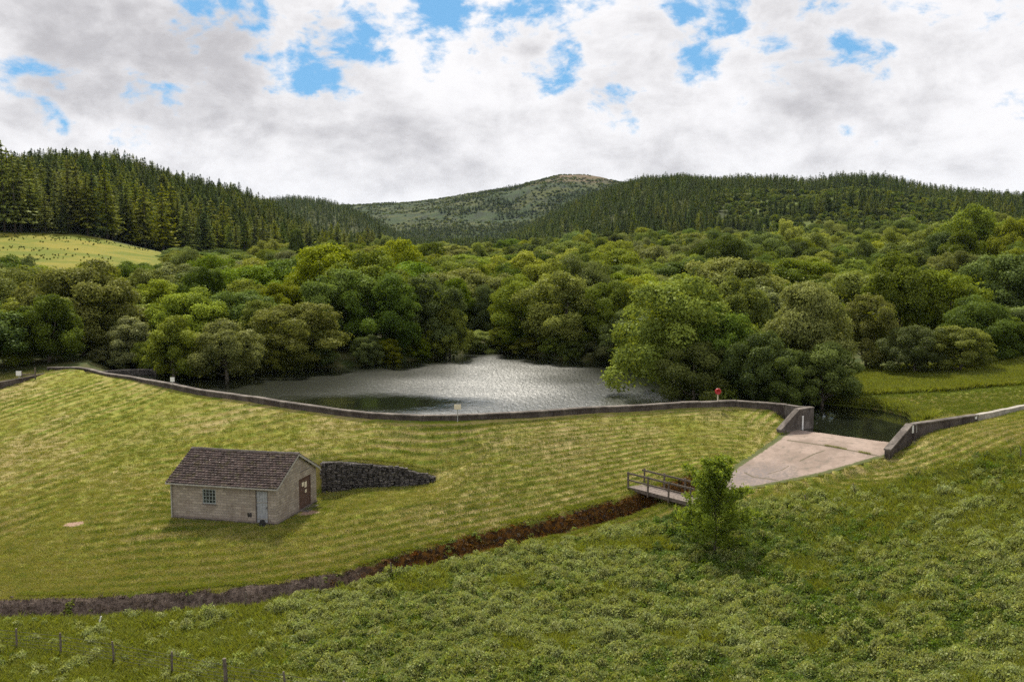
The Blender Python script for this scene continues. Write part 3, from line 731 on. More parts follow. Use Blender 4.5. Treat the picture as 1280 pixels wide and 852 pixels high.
# ------------------------------------------------------------------ hut
def build_hut():
    root = link('utility_hut', None, loc=(*HUT_A, HUT_Z), rot=(0, 0, HUT_ANG), label='small stone block hut with mossy tiled roof and grey door on the mown grass', cat='hut')
    L, W, Hh, RH = HUT_L, HUT_W, 2.42, 3.86
    # wall material: coursed rough blocks
    m, nt, out = newmat('hut_blocks'); T = NT(nt); c = T.coord()
    sp = T.n('SeparateXYZ'); nt.links.new(c, sp.inputs[0]); cb = T.n('CombineXYZ'); T.set(cb.inputs[0], T.math('ADD', sp.outputs[0], sp.outputs[1])); T.set(cb.inputs[1], sp.outputs[2])
    br = T.n('TexBrick'); nt.links.new(cb.outputs[0], br.inputs[0]); br.inputs['Scale'].default_value = 1; br.inputs['Brick Width'].default_value = .40; br.inputs['Row Height'].default_value = .17
    br.inputs['Mortar Size'].default_value = .011; br.inputs['Bias'].default_value = -.1
    T.set(br.inputs['Color1'], (.37, .32, .265)); T.set(br.inputs['Color2'], (.23, .20, .165)); T.set(br.inputs['Mortar'], (.215, .188, .16))
    n1 = T.noise(c, 1.2, 5, .65); n2 = T.noise(c, 9, 6, .7); n3 = T.noise(T.mapping(c, (2.2, 2.2, .4)), 1.4, 5, .7)
    col = T.mix(T.ramp(n1, .42, .65, 0, .6), br.outputs[0], (.22, .175, .14)); col = T.mix(T.ramp(n2, .52, .7, 0, .5), col, (.36, .32, .27)); col = T.mix(T.ramp(n3, .55, .68, 0, .5), col, (.13, .10, .085))
    foot_tone = T.ramp(T.math('ADD', sp.outputs[2], T.math('MULTIPLY', n1, .5)), .25, .65, .55, 0); col = T.mix(foot_tone, col, (.13, .095, .085))  # wall turns darker and browner towards its foot
    h = T.math('ADD', T.math('MULTIPLY', br.outputs['Fac'], -.6), T.math('MULTIPLY', n2, 1.1)); T.principled(out, col, .95, T.bump(h, .8, .016), .1)
    M['block'] = m
    # openings on the front (y=0): window x -5.05..-4.15, z 1.05..1.95 ; door x -1.32..-.52, z .02..2.08 ; vent x -1.95..-1.65
    mb = MB(); t = .22
    def wallx(y0, y1, holes, x0, x1, z1):
        xs = sorted({x0, x1, *[h[0] for h in holes], *[h[1] for h in holes]}); 
        for a, b in zip(xs, xs[1:]):
            zs = [(-.6, z1)]
            for hx0, hx1, hz0, hz1 in holes:
                if a >= hx0-1e-6 and b <= hx1+1e-6:
                    zs = [(-.6, hz0), (hz1, z1)]
            for q0, q1 in zs: mb.box(a, b, y0, y1, q0, q1)
    win = (-5.05, -4.13, 1.08, 2.0); door = (-1.42, -.56, .06, 2.12); vent = (-2.0, -1.68, .38, .66)
    wallx(0, t, [win, door, vent], -L, 0, Hh); wallx(W-t, W, [], -L, 0, Hh)
    # gables as pentagons (left: plain, right: with a door opening)
    def gable(x0, x1, hole):
        ys = [t, W-t] if hole is None else [t, hole[0], hole[1], W/2, W-t]
        ys = sorted(set(ys+[W/2]))
        top = lambda y: Hh+(RH-Hh)*(1-abs(y-W/2)/(W/2))-.10
        for a, b in zip(ys, ys[1:]):
            z0 = -.6
            if hole and a >= hole[0]-1e-6 and b <= hole[1]+1e-6: z0 = hole[2]
            mb.add([(x0,a,z0),(x1,a,z0),(x1,b,z0),(x0,b,z0),(x0,a,top(a)),(x1,a,top(a)),(x1,b,top(b)),(x0,b,top(b))],
                   [(0,3,2,1),(4,5,6,7),(0,1,5,4),(1,2,6,5),(2,3,7,6),(3,0,4,7)])
    sdoor = (3.15, 4.95, 2.12)
    gable(-L, -L+t, None); gable(-t, 0, sdoor)
    mb.build('wall', m, root)
    MB().box(-L-.05, .05, -.05, W+.05, -.7, .10).build('plinth', M['abut'], root)
    # dark inside lining
    # roof of overlapping tiles
    rm, nt, out = newmat('roof_tiles'); T = NT(nt); c = T.coord()
    n1 = T.noise(c, 2.0, 5, .65); n2 = T.noise(c, 11, 5, .75); n3 = T.noise(c, 26, 3, .7)
    ti = T.attr('tint')
    col = T.mix(ti, (.042, .030, .027), (.110, .078, .070)); col = T.mix(T.ramp(n1, .50, .66, 0, .6), col, (.085, .075, .028))
    col = T.mix(T.ramp(n3, .60, .66, 0, .9), col, (.45, .43, .41)); col = T.mix(T.ramp(n2, .62, .70, 0, .4), col, (.26, .22, .21))
    T.principled(out, col, .92, T.bump(n2, .5, .02), .15)
    ov, og, rows, cols = .30, .20, 15, 34
    r2 = np.random.default_rng(9); V = []; Qs = []; tint = []
    ang = math.atan2(RH-Hh, W/2); slope = math.hypot(RH-Hh, W/2)+ov
    rr_ = slope/rows; cw = (L+2*og)/cols
    for side in (0, 1):
        for i in range(rows):
            for j in range(-1, cols):
                x0 = -L-og+(j+.5*(i % 2))*cw; x1 = x0+cw-.012; x0 = max(x0, -L-og); x1 = min(x1, og)
                if x1-x0 < .03: continue
                s0 = i*rr_-.02; s1 = (i+1)*rr_+.05; lift = r2.uniform(.018, .045); zt = r2.uniform(-.006, .006); tt = r2.uniform(0, 1)
                b = len(V)
                sag = lambda x: -.035*math.sin(math.pi*(x+L)/L)
                for xx in (x0, x1):
                    for s_, u in ((s0, lift), (s0, lift+.03), (s1, .012), (s1, -.02)):
                        yy = -ov*math.cos(ang)+s_*math.cos(ang); zz = Hh-ov*math.sin(ang)+s_*math.sin(ang)
                        yy -= math.sin(ang)*u; zz += math.cos(ang)*u+zt+sag(xx)+.06
                        V.append((xx, yy if side == 0 else W-yy, zz))
                Qs += [(b, b+4, b+5, b+1), (b+1, b+5, b+6, b+2), (b, b+3, b+7, b+4), (b, b+1, b+2, b+3), (b+4, b+7, b+6, b+5), (b+3, b+2, b+6, b+7)]; tint += [tt]*8
    me = mkmesh('roof', np.array(V), np.array(Qs)); a = me.attributes.new('tint', 'FLOAT', 'POINT'); a.data.foreach_set('value', np.array(tint, np.float32))
    roof = link('roof', me, rm, root)
    mb = MB()
    for j in range(20):
        x0 = -L-og+j*(L+2*og)/20; x1 = x0+(L+2*og)/20-.015; zc = RH+.10-.035*math.sin(math.pi*(min(max(x0, -L), 0)+L)/L)+r2.uniform(-.01, .01)
        mb.add([(x0,W/2-.13,zc-.05),(x0,W/2-.05,zc+.03),(x0,W/2+.05,zc+.03),(x0,W/2+.13,zc-.05),(x1,W/2-.13,zc-.05),(x1,W/2-.05,zc+.03),(x1,W/2+.05,zc+.03),(x1,W/2+.13,zc-.05)],
               [(0,1,5,4),(1,2,6,5),(2,3,7,6),(0,3,2,1),(4,5,6,7),(3,0,4,7)])
    o = mb.build('ridge_tiles', M['abut'], roof)
    tm = M['trim'] = simple('pale_trim', (.26, .25, .22), (.38, .36, .32), 6, bump=.2)
    # bargeboards on the two gables, gutter, soffit boards
    for gx in (og-.02, -L-og+.02):
        for s_ in (0, 1):
            y0 = -ov*math.cos(ang) if s_ == 0 else W+ov*math.cos(ang)
            MB().beam((gx, y0, Hh-ov*math.sin(ang)-.03), (gx, W/2, RH-.03), .035, .13).build('bargeboard', tm, roof)
    MB().beam((-L-og, -.29, Hh-.13), (og, -.29, Hh-.13), .10, .075).build('gutter', tm, root)
    MB().beam((-L+.05, -.06, Hh-.2), (-L+.05, -.06, 0.05), .07, .07).build('downpipe', tm, root)
    MB().box(-L, 0, -.16, -.01, Hh-.17, Hh-.135).build('soffit', tm, root)
    # window
    gl, nt, out = newmat('dark_glass'); T = NT(nt); p = T.principled(out, (.02, .028, .03), .12, None, .6)
    fr = M['frame'] = simple('grey_green_frame', (.24, .27, .26), (.33, .36, .34), 10, bump=.1)
    wn = link('window', None, parent=root, loc=(win[0], 0, win[2])); w, h = win[1]-win[0], win[3]-win[2]
    mb = MB(); e = .05; mb.box(0, e, .02, .10, 0, h); mb.box(w-e, w, .02, .10, 0, h); mb.box(e, w-e, .02, .10, 0, e); mb.box(e, w-e, .02, .10, h-e, h); mb.build('frame', fr, wn)
    mb = MB()
    for k in range(1, 4): mb.box(w*k/4-.014, w*k/4+.014, .025, .055, e, h-e)
    for k in range(1, 4): mb.box(e, w-e, .058, .085, h*k/4-.014, h*k/4+.014)
    mb.build('glazing_bars', fr, wn)
    MB().box(e, w-e, .088, .096, e, h-e).build('pane', gl, wn)
    MB().box(-.05, w+.05, -.05, .02, -.07, -.003).build('sill', M['coping'], wn)
    # grey door
    dr = link('door', None, parent=root, loc=(door[0], 0, door[2])); w, h = door[1]-door[0], door[3]-door[2]
    dm = simple('grey_door_paint', (.24, .25, .26), (.36, .37, .38), 5, rough=.6, bump=.2); mb = MB()
    mb.box(.05, w-.05, .07, .11, .02, h-.05)
    for k in range(5): x = .07+(w-.14)*k/4; mb.box(x-.01, x+.01, .055, .069, .05, h-.1)
    mb.build('door_panel', dm, dr)
    mb = MB(); mb.box(0, .048, 0.0, .12, 0, h); mb.box(w-.048, w, 0.0, .12, 0, h); mb.box(.048, w-.048, 0.0, .12, h-.05, h); mb.build('door_frame', M['wood'], dr)
    for z_ in (h*.62, .25): MB().box(.08, w-.08, .045, .054, z_, z_+.05).build('door_rail', tm, dr)
    MB().box(w-.16, w-.11, .03, .054, h*.45, h*.45+.12).build('door_handle', M['wire'], dr)
    MB().box(vent[0], vent[1], .10, .2, vent[2], vent[3]).build('vent', M['stone'], root)
    for x in (-3.55, -1.75): MB().box(x-.05, x+.05, -.02, -.002, 2.12, 2.20).build('air_brick', M['stone'], root)
    # brown double door in the gable, with paper notices
    y0, y1, zt = sdoor
    sd = link('side_door', None, parent=root, loc=(0, y0, .08), label='brown timber double door with pale notices in the right gable'); w, h = y1-y0, zt-.08
    mb = MB(); mb.box(-.14, -.02, 0, .08, 0, h); mb.box(-.14, -.02, w-.08, w, 0, h); mb.box(-.14, -.02, .08, w-.08, h-.08, h); mb.build('door_frame', M['darkwood'], sd)
    for a, b in ((.09, w/2-.008), (w/2+.008, w-.09)):
        mb = MB(); n = 6
        for k in range(n): q0 = a+(b-a)*k/n; mb.box(-.11-.006*(k % 2), -.06, q0+.004, q0+(b-a)/n-.004, .03, h-.09)
        mb.build('door_leaf', M['darkwood'], sd)
    for q0, q1, z0_, z1_ in ((.55, .85, 1.45, 1.72), (.95, 1.28, 1.30, 1.68), (1.0, 1.25, .95, 1.15)): MB().box(-.052, -.045, q0, q1, z0_, z1_).build('notice', M['cream'], sd)
    MB().box(.0, .03, y0+.2, y1-.2, 2.55, 2.58).build('lamp_bracket', M['wire'], root)
    # door step
    MB().box(.0, .55, y0+.1, y1+.1, -.1, .05).build('door_step', M['abut'], root, bevel=.02)
    return root
build_hut()
# small black boot scraper box at the grey door
q = HUT_A+hx*(-.75)-hy*.42
mb = MB(); mb.box(-.17, .17, -.13, .13, 0, .06); mb.beam((-.12, 0, .05), (-.02, 0, .42), .22, .05); mb.beam((.12, 0, .05), (.0, 0, .42), .22, .05); mb.box(-.19, .19, -.03, .03, .2, .25)
mb.build('wire_trap', simple('black_iron', (.015, .015, .015), (.04, .04, .04), 9, rough=.5), bevel=.01, loc=(q[0], q[1], HUT_Z), rot=(0, 0, .3), label='small black iron boot scraper standing on the grass at the grey door', cat='boot scraper')
bpy.data.objects['wire_trap'].name = 'boot_scraper'

# ------------------------------------------------------------------ timber footbridge
def build_bridge():
    a = at(785, 608, -2.25); b = at(866, 629, -2.25); d = (b-a)[:2]; Lb = np.linalg.norm(d); ang = math.atan2(d[1], d[0])
    root = link('footbridge', None, loc=(a[0], a[1], -2.25), rot=(0, 0, ang), label='weathered timber footbridge with post and rail sides crossing the gully', cat='bridge')
    Wb = 1.35; mb = MB(); r2 = np.random.default_rng(2); n = 34
    for k in range(n):
        x = Lb*k/n; z = r2.uniform(-.006, .006); mb.box(x+.006, x+Lb/n-.006, -.03+r2.uniform(-.02, .02), Wb+.03, -.05+z, z)
    mb.build('deck', M['deckwood'], root)
    for y in (.12, Wb-.22): MB().box(-.25, Lb+.25, y, y+.1, -.30, -.055).build('bearer', M['wood'], root)
    for y in (-.045, Wb+.045): MB().box(-.05, Lb+.05, y-.02, y+.02, -.20, .02).build('edge_board', M['wood'], root)
    for y, yy in ((-.115, -.115), (Wb+.115, Wb+.115)):
        for x in np.linspace(.12, Lb-.12, 4): MB().box(x-.045, x+.045, y-.045, y+.045, -.32, 1.06).build('rail_post', M['wood'], root)
        s_ = .068 if y < 0 else -.068
        MB().box(-.05, Lb+.05, y+s_-.02, y+s_+.02, .88, 1.0).build('top_rail', M['wood'], root)
        MB().box(-.05, Lb+.05, y+s_-.02, y+s_+.02, .44, .54).build('middle_rail', M['wood'], root)
    for x in (-.2, Lb-.1): MB().box(x, x+.35, -.25, Wb+.25, -1.3, -.306).build('abutment_block', M['stone'], root, bevel=.02)
build_bridge()

# ------------------------------------------------------------------ signs, life ring, stakes, fence
def sign(px, py_foot, py_top, w_, h_, mat, label, legs=1):
    p = hit(px, py_foot); H_ = (py_foot-py_top)*p[1]/F
    root = link('sign_post', None, loc=p, rot=(0, 0, .1), label=label, cat='sign', group=None)
    MB().tube([(0, 0, -.3), (0, 0, H_-.02)], .035, 8).build('post', M['greypost'], root)
    MB().box(-w_/2, w_/2, -.06, -.038, H_-h_, H_).build('sign_panel', mat, root, bevel=.006)
    return root
sign(216, 486, 471.5, .38, .40, M['white'], 'small square white sign on a grey post by the parapet above the hut')
sign(572, 527, 505, .50, .38, M['cream'], 'cream notice board on a thin post at the middle of the parapet')
sign(24, 478, 463.5, .50, .46, M['white'], 'white square sign on a post at the far left end of the dam under trees')
def rail():
    a = hit(40, 474); b = at(28, 469, a[2]+.5)
    root = link('timber_rail', None, loc=a, label='small grey timber rail with two posts beside the white sign at the far left', cat='rail')
    for x in (-1.0, .35): MB().box(x-.05, x+.05, -.05, .05, -.3, 1.15 if x > 0 else .8).build('post', M['wood'], root)
    MB().box(-1.1, .42, -.09, -.052, .42, .54).build('rail', M['wood'], root)
rail()
def lifering():
    p = hit(897, 508); H_ = (508-485)*p[1]/F
    root = link('life_ring_station', None, loc=p, label='round red life ring housing on a post in front of the parapet near the spillway', cat='life ring')
    MB().tube([(0, 0, -.3), (0, 0, H_-.12)], .045, 8).build('post', M['cream'], root)
    mb = MB(); n = 28; Rr = .25; vs = []
    prof = [(0, -.02), (Rr*.35, -.03), (Rr*.45, -.075), (Rr*.75, -.12), (Rr*.95, -.09), (Rr, -.03), (Rr, .04), (0, .05)]
    for (r_, y_) in prof:
        for k in range(n): a_ = 2*math.pi*k/n; vs.append((r_*math.cos(a_), y_-.06, H_-Rr+r_*math.sin(a_)))
    fs = [(i*n+k, i*n+(k+1) % n, (i+1)*n+(k+1) % n, (i+1)*n+k) for i in range(len(prof)-1) for k in range(n)]
    mb.add(vs, fs).build('housing', M['red'], root, smooth=True)
    for s_ in (-1, 1): MB().box(s_*.13-.02, s_*.13+.02, -.055, -.02, H_-Rr-.25, H_-Rr+.25).build('bracket', M['greypost'], root)
lifering()
# wire fence in the bottom left
def fence():
    posts = [(-38,776,811,.10),(21,784,817,.10),(76,791,823,.10),(142,806,834,.10),(215,814,848,.10),(282,820,862,.17),(356,837,874,.10),(430,846,888,.10)]
    P0 = [hit(a, c, 30) for a, b, c, w in posts]
    root = link('wire_fence', None, loc=P0[5], label='post and wire stock fence across the grass in the bottom left', cat='fence')
    o0 = np.array(P0[5]); tops = []
    for (a, b, c, w), p in zip(posts, P0):
        p = np.array(p); h = (1.22 if w < .15 else 1.38); q = p-o0
        MB().tube([q+[0, 0, -.4], q+[.02, 0, h*.5], q+[.03*math.sin(a), 0, h]], [w/2, w/2, w/2*.92], 8).build('post', M['wood'], root)
        tops.append(q)
    mb = MB(); fine = resample(tops, .35)
    def sagz(q): return q
    for hgt, rad in ((1.1, .009), (.92, .0075), (.74, .0075), (.58, .0075), (.42, .0075), (.27, .0075), (.14, .0075)):
        mb.tube([q+[0, -.06, hgt] for q in tops], rad, 4)
    for q in fine: mb.beam(q+[0, -.06, .14], q+[0, -.06, .92], .006, .006)
    mb.build('wire_netting', M['wire'], root)
fence()
# lone posts along gully and field edge
r3 = np.random.default_rng(5)
names = [(252,768,.95,'leaning thin grey post beside the gully left of the brambles, first in the broken row'),
 (307,760,.9,'thin grey post beside the gully, second in the broken row'),
 (400,742,1.0,'thin grey post standing at the bend of the gully where the brambles begin'),
 (489,724,.95,'short thin post on the bramble edge below the retaining wall'),
 (1067,619,.75,'short dark post at the mown edge below the spillway'),
 (1275,575,.85,'dark post at the mown edge on the right side of the picture'),
 (1006,628,.5,'stubby dark post in the grass to the right of the young tree')]
for a, b, h, lab in names:
    p = hit(a, b)
    MB().tube([(0, 0, -.3), (.02, 0, h*.6), (r3.uniform(-.06, .06), 0, h)], [.045, .042, .038], 6).build('fence_post', M['wood'], loc=p, label=lab, cat='post', group='old fence posts in the rough field')
p = hit(120, 788)
MB().beam((0, 0, -.15), (.28, .02, .72), .07, .03).build('marker_stake', M['white'], loc=p, label='short leaning white stake in the grass above the wire fence', cat='stake')

# ------------------------------------------------------------------ foliage meshes
def leaves(C, N_, size, r_, aspect=1.6):
    """rhombic leaf faces at C with normals N"""
    n = len(C); up = r_.normal(size=(n, 3)); a = np.cross(N_, up); a /= np.linalg.norm(a, axis=1, keepdims=True)+1e-9
    b = np.cross(N_, a); b /= np.linalg.norm(b, axis=1, keepdims=True)+1e-9
    s = size[:, None] if hasattr(size, '__len__') else size
    V = np.stack([C-a*s*aspect/2, C+b*s/2, C+a*s*aspect/2, C-b*s/2], 1).reshape(-1, 3)
    return V
def leafmesh(name, C, N_, size, tint, r_, aspect=1.6):
    V = leaves(C, N_, size, r_, aspect); Q = np.arange(len(V)).reshape(-1, 4)
    me = mkmesh(name, V, Q); a = me.attributes.new('tint', 'FLOAT', 'POINT'); a.data.foreach_set('value', np.repeat(np.clip(tint, 0, 1), 4).astype(np.float32)); return me
def unit(v): return v/(np.linalg.norm(v, axis=-1, keepdims=True)+1e-9)
def broad_crown(seed, nclump=74, per=430, H=10., Rr=5., leaf=.155, flat=.95, shape=1., base=.35, openness=0., cone=0.):
    r_ = np.random.default_rng(seed); Cs, Ns, Ts, Ss = [], [], [], []
    lob = r_.uniform(0, 6.28, 5)
    k = 0; cl = []
    # a few big boughs, each carrying clumps
    nb = 9
    bough = []
    for i in range(nb):
        th = 2*math.pi*(i*.618)+r_.uniform(-.3, .3); v = (i+.5)/nb
        zc = base+(H*.72-base)*(v**.8)+.6; rad = Rr*.52*math.sqrt(max(.05, 1-((zc-H*.38)/(H*.62))**2))*r_.uniform(.8, 1.15)
        cf = 1-.62*cone*v; bough.append((rad*cf*math.cos(th), rad*cf*math.sin(th), zc*(1+.12*cone*v), Rr*r_.uniform(.42, .58)*(1-.45*cone*v)))
    bough.append((0, 0, H*.66, Rr*.55*(1-.4*cone))); bough.append((r_.uniform(-.6, .6), r_.uniform(-.6, .6), H-Rr*.40*(1-.4*cone), Rr*.38*(1-.35*cone)))
    for i in range(nclump):
        b = bough[i % len(bough)]
        d = unit(r_.normal(size=3)+np.array([b[0], b[1], 0])*.18+np.array([0, 0, .45]))
        c = np.array(b[:3])+d*b[3]*np.array([1, 1, .9])*r_.uniform(.72, 1.0)
        if c[2] < base+.4: c[2] = base+.4+r_.uniform(0, 1.0)
        rr = r_.uniform(.75, 1.35)*Rr/5; cl.append((c, rr, d, r_.uniform(0, 1)))
    for c, rr, d, tn in cl:
        n = int(per*(rr/(Rr/5))**2*r_.uniform(.7, 1.15))
        D = unit(r_.normal(size=(n, 3))+d*.7+np.array([0, 0, .35]))
        rad = rr*(r_.uniform(.55, 1.0, (n, 1))**.5)*(1+r_.normal(size=(n, 1))*.10+(r_.uniform(size=(n, 1)) < .10)*r_.uniform(.05, .45, (n, 1)))
        P_ = c+D*rad*np.array([1.1, 1.1, flat])
        Cs.append(P_); Ns.append(unit(D*1.0+r_.normal(size=(n, 3))*.6+np.array([0, 0, .25])))
        Ts.append(np.clip(tn*.45+.25+r_.normal(size=n)*.17+.2*(D[:, 2]), 0, 1)); Ss.append(leaf*r_.uniform(.6, 1.35, n))  # upper side of each clump tinted lighter, top light painted in
    # inner leaves close the view through the crown
    n = int(nclump*14*(1-openness)); D = unit(r_.normal(size=(n, 3))); b = np.array(bough)[r_.integers(0, len(bough), n)]
    P_ = b[:, :3]+D*b[:, 3:4]*r_.uniform(.15, .75, (n, 1)); P_[:, 2] = np.maximum(P_[:, 2], base)
    Cs.append(P_); Ns.append(unit(r_.normal(size=(n, 3)))); Ts.append(np.full(n, .1)); Ss.append(leaf*r_.uniform(1.6, 2.8, n))  # inner leaves tinted dark: shade inside the crown painted in
    C = np.concatenate(Cs); C[:, 2] = np.maximum(C[:, 2], .05)
    return leafmesh('crown', C, np.concatenate(Ns), np.concatenate(Ss), np.concatenate(Ts), r_), bough
def broad_trunk(seed, bough, H=10.):
    r_ = np.random.default_rng(seed); mb = MB()
    mb.tube([(0, 0, -.5), (.05, 0, H*.15), (.1, .05, H*.35), (0, 0, H*.6), (0, 0, H*.82)], [.28, .22, .18, .11, .04], 7)
    for b in bough:
        z0 = H*r_.uniform(.08, .4); z0 = min(z0, b[2]*.7)
        mb.tube([(0, 0, z0), (b[0]*.45, b[1]*.45, z0+(b[2]-z0)*.4), (b[0]*.9, b[1]*.9, b[2]+.2)], [.11, .08, .03], 5)
    me = bpy.data.meshes.new('trunk'); me.from_pydata(mb.v, [], mb.f); me.shade_smooth(); return me
def conifer(seed, H=16., R0=2.7, tiers=22, larch=False, low=False):
    r_ = np.random.default_rng(seed); Cs, Ns, Ts, Ss = [], [], [], []
    z0 = H*(.16 if larch else .05)
    for i in range(tiers):
        t = (i+r_.uniform(-.2, .2))/tiers; t = min(max(t, 0), .985); z = z0+(H-z0)*t
        rad = R0*(1-t)**(.62 if larch else .70)*r_.uniform(.75, 1.15)+.10
        nb = r_.integers(8, 11) if not low else 6
        for k in range(nb):
            if r_.uniform() < (.16 if larch else .05): continue
            th = r_.uniform(0, 6.283); L_ = rad*r_.uniform(.7, 1.15); m = max(3, int(L_*(5.2 if not low else 1.6)))
            q = (np.arange(m)+.7)/m; droop = -.30*L_*q**1.5+ (.16*L_*q**3)
            cx_ = np.stack([np.cos(th)*L_*q, np.sin(th)*L_*q, z+droop], 1)+r_.normal(size=(m, 3))*.09
            Cs.append(cx_); Ns.append(unit(r_.normal(size=(m, 3))*.45+np.array([math.cos(th)*.45, math.sin(th)*.45, .9])))
            Ts.append(np.clip(.12+.6*q+r_.normal(size=m)*.15, 0, 1)); Ss.append((.55 if not low else 1.05)*(1.15-.5*q)*(.6+.4*(1-t))*r_.uniform(.75, 1.25, m))
    # leader
    m = 8; zz = H*(.93+.08*np.arange(m)/m); Cs.append(np.stack([0*zz, 0*zz, zz], 1)); Ns.append(unit(r_.normal(size=(m, 3))*np.array([1, 1, .2]))); Ts.append(np.full(m, .6)); Ss.append(np.full(m, .28))
    return leafmesh('crown', np.concatenate(Cs), np.concatenate(Ns), np.concatenate(Ss), np.concatenate(Ts), r_, 1.7)
def con_trunk(H=16.):
    mb = MB(); mb.tube([(0, 0, -1), (0, 0, H*.4), (0, 0, H*.97)], [.24, .16, .03], 6); me = bpy.data.meshes.new('trunk'); me.from_pydata(mb.v, [], mb.f); me.shade_smooth(); return me

BC, BT = [], []
for s_, kw in enumerate([dict(), dict(nclump=80, flat=.8), dict(H=10, Rr=4.2, nclump=66, flat=1.05), dict(Rr=5.6, flat=.8, nclump=84), dict(H=10, Rr=4.6, flat=.9), dict(Rr=5.2, leaf=.17, nclump=90, flat=.85), dict(cone=1., Rr=5., nclump=96), dict(cone=.6, Rr=4.0, nclump=60, flat=1.1), dict(Rr=5.2, nclump=56, flat=1.0, openness=.4, leaf=.165)]):
    me, bo = broad_crown(100+s_, **kw); BC.append((me, kw.get('Rr', 5.))); BT.append(broad_trunk(200+s_, bo))
SPM = [conifer(300+i) for i in range(3)]; LAM = [conifer(320+i, H=16, R0=3.1, tiers=18, larch=True) for i in range(3)]; CT = con_trunk()
def tree(kind, x, y, z, h, rad, mesh_i, mat, label, group, rz):
    if kind == 'broad':
        me, r0 = BC[mesh_i % len(BC)]; tr = BT[mesh_i % len(BC)]; s = (rad/r0, rad/r0*rng.uniform(.9, 1.1), h/10.); nm = 'broadleaf_tree'; cat = 'tree'; bk = M['bark']
    else:
        me = (LAM if kind == 'larch' else SPM)[mesh_i % 3]; tr = CT; s = (rad/2.8, rad/2.8, h/16.); nm = 'conifer_tree'; cat = 'conifer'; bk = M['drybark']
    root = link(nm, None, loc=(x, y, z), rot=(0, 0, rz), label=label, cat=cat, group=group); root.scale = s
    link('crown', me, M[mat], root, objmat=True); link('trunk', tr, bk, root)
    return root

# hand-placed trees: px, top row, crown width px, distance, leaves, label
HT = [
 (8,392,80,108,'oak','bright rounded bush at the left edge behind the white sign'),
 (100,335,155,118,'willow','large grey-green tree rising behind the left end of the parapet'),
 (58,372,90,108,'alder','dark green tree behind the left end of the parapet'),
 (165,398,80,112,'willow','low grey-green tree in front of the large grey-green one'),
 (215,398,90,103,'oak','yellow-green willow bush leaning over the dark left corner of the lake'),
 (282,404,96,103,'willow','pale grey-green willow bush spreading over the water left of the lake'),
 (252,342,72,130,'dark','round dark green tree above the willow bushes on the left shore'),
 (190,352,80,140,'oak','mid green tree left of the round dark tree'),
 (312,352,70,138,'oak','yellow-green tree right of the round dark tree'),
 (368,382,128,112,'willow','broad grey-green tree with drooping edge on the left lake shore'),
 (330,378,70,118,'alder','dark tree tucked behind the broad grey-green shore tree'),
 (420,340,110,124,'alder','tall dark green tree right of the broad grey-green shore tree'),
 (452,318,128,131,'oak','tall domed green tree above the left lake shore'),
 (505,303,70,170,'bright','bright yellow-green tree top standing above the wood at the centre left'),
 (540,322,60,172,'oak','yellowish tree right of the bright yellow-green top'),
 (482,345,112,122,'alder','dark tree hanging over the shore left of the lake narrows'),
 (532,350,96,126,'alder','dark tree at the left point of the far shore'),
 (562,385,54,125,'oak','small rounded lighter tree on the left point of the far shore'),
 (505,345,90,140,'dark','very dark tree behind the left point of the far shore'),
 (570,352,62,140,'alder','dark green tree at the back of the lake narrows'),
 (606,360,54,140,'dark','dark low tree in the shaded gap at the far end of the lake'),
 (655,352,104,130,'oak','sunlit rounded tree at the right of the far end of the lake'),
 (708,345,124,125,'oak','broad green tree on the far right shore with lobed crown'),
 (760,355,90,122,'alder','dark green shore tree right of the broad lobed one'),
 (735,328,104,138,'alder','tall dark green tree behind the far right shore'),
 (680,330,80,160,'oak','green domed tree high in the wood right of the lake narrows'),
 (640,336,70,160,'alder','dark domed tree high in the wood above the lake narrows'),
 (590,333,66,172,'oak','green tree above the dark gap of the far shore'),
 (790,385,70,118,'alder','dark tree between far right shore and the big right shore tree'),
 (795,352,80,130,'oak','green tree behind and left of the big right shore tree'),
 (855,349,168,93,'oak','big broad mid-green tree standing out over the right side of the lake'),
 (905,392,90,90,'alder','dark tree between the two big trees on the right shore'),
 (868,432,110,88,'alder','dark low tree at the foot of the big right shore tree, behind the parapet'),
 (945,420,90,86,'dark','very dark bush behind the parapet near the life ring'),
 (1012,361,140,90,'willow','big grey-green tree behind the left spillway abutment'),
 (1030,430,100,86,'alder','dark spreading bush just behind the spillway channel'),
 (978,440,80,85,'alder','dark leafy bush behind the bend of the parapet'),
 (930,352,90,112,'oak','pale green tree between and behind the two big right shore trees'),
 (1085,372,90,104,'oak','yellow-green tree right of the big grey-green tree'),
 (1128,322,112,118,'alder','tall green tree behind the grassy bank at the right'),
 (1145,410,84,98,'dark','dark rounded bush on the grassy bank right of the spillway'),
 (1203,410,84,97,'oak','lighter green bush beside the dark rounded bush on the bank'),
 (1228,378,104,103,'alder','broad green bush at the back of the grassy bank'),
 (1268,398,70,104,'alder','dark green bush at the right edge of the picture above the grass'),
 (1190,345,110,118,'oak','green tree behind the bushes on the right bank'),
 (1262,322,110,125,'alder','tall green tree at the right edge of the picture'),
 (1225,262,90,235,'oak','tall rounded tree standing high on the right beside the small field'),
 (1268,276,70,225,'oak','yellow-green tree high at the right edge near the small field'),
 (1205,292,80,215,'alder','dark tree right of the small bright field on the right'),
 (985,278,56,285,'bright','bright yellow tree standing out above the wood at the right'),
 (950,292,66,270,'dark','dark tree left of the bright yellow tree'),
 (370,290,36,300,'dark','dark round tree standing against the foot of the left conifer hill'),
 (230,316,60,188,'alder','dark domed tree at the right end of the left meadow'),
 (30,328,70,165,'dark','dark bush below the left meadow at the left edge'),
 (115,331,90,160,'oak','yellow-green bush below the middle of the left meadow'),
]
TR = []          # (x, y, r)
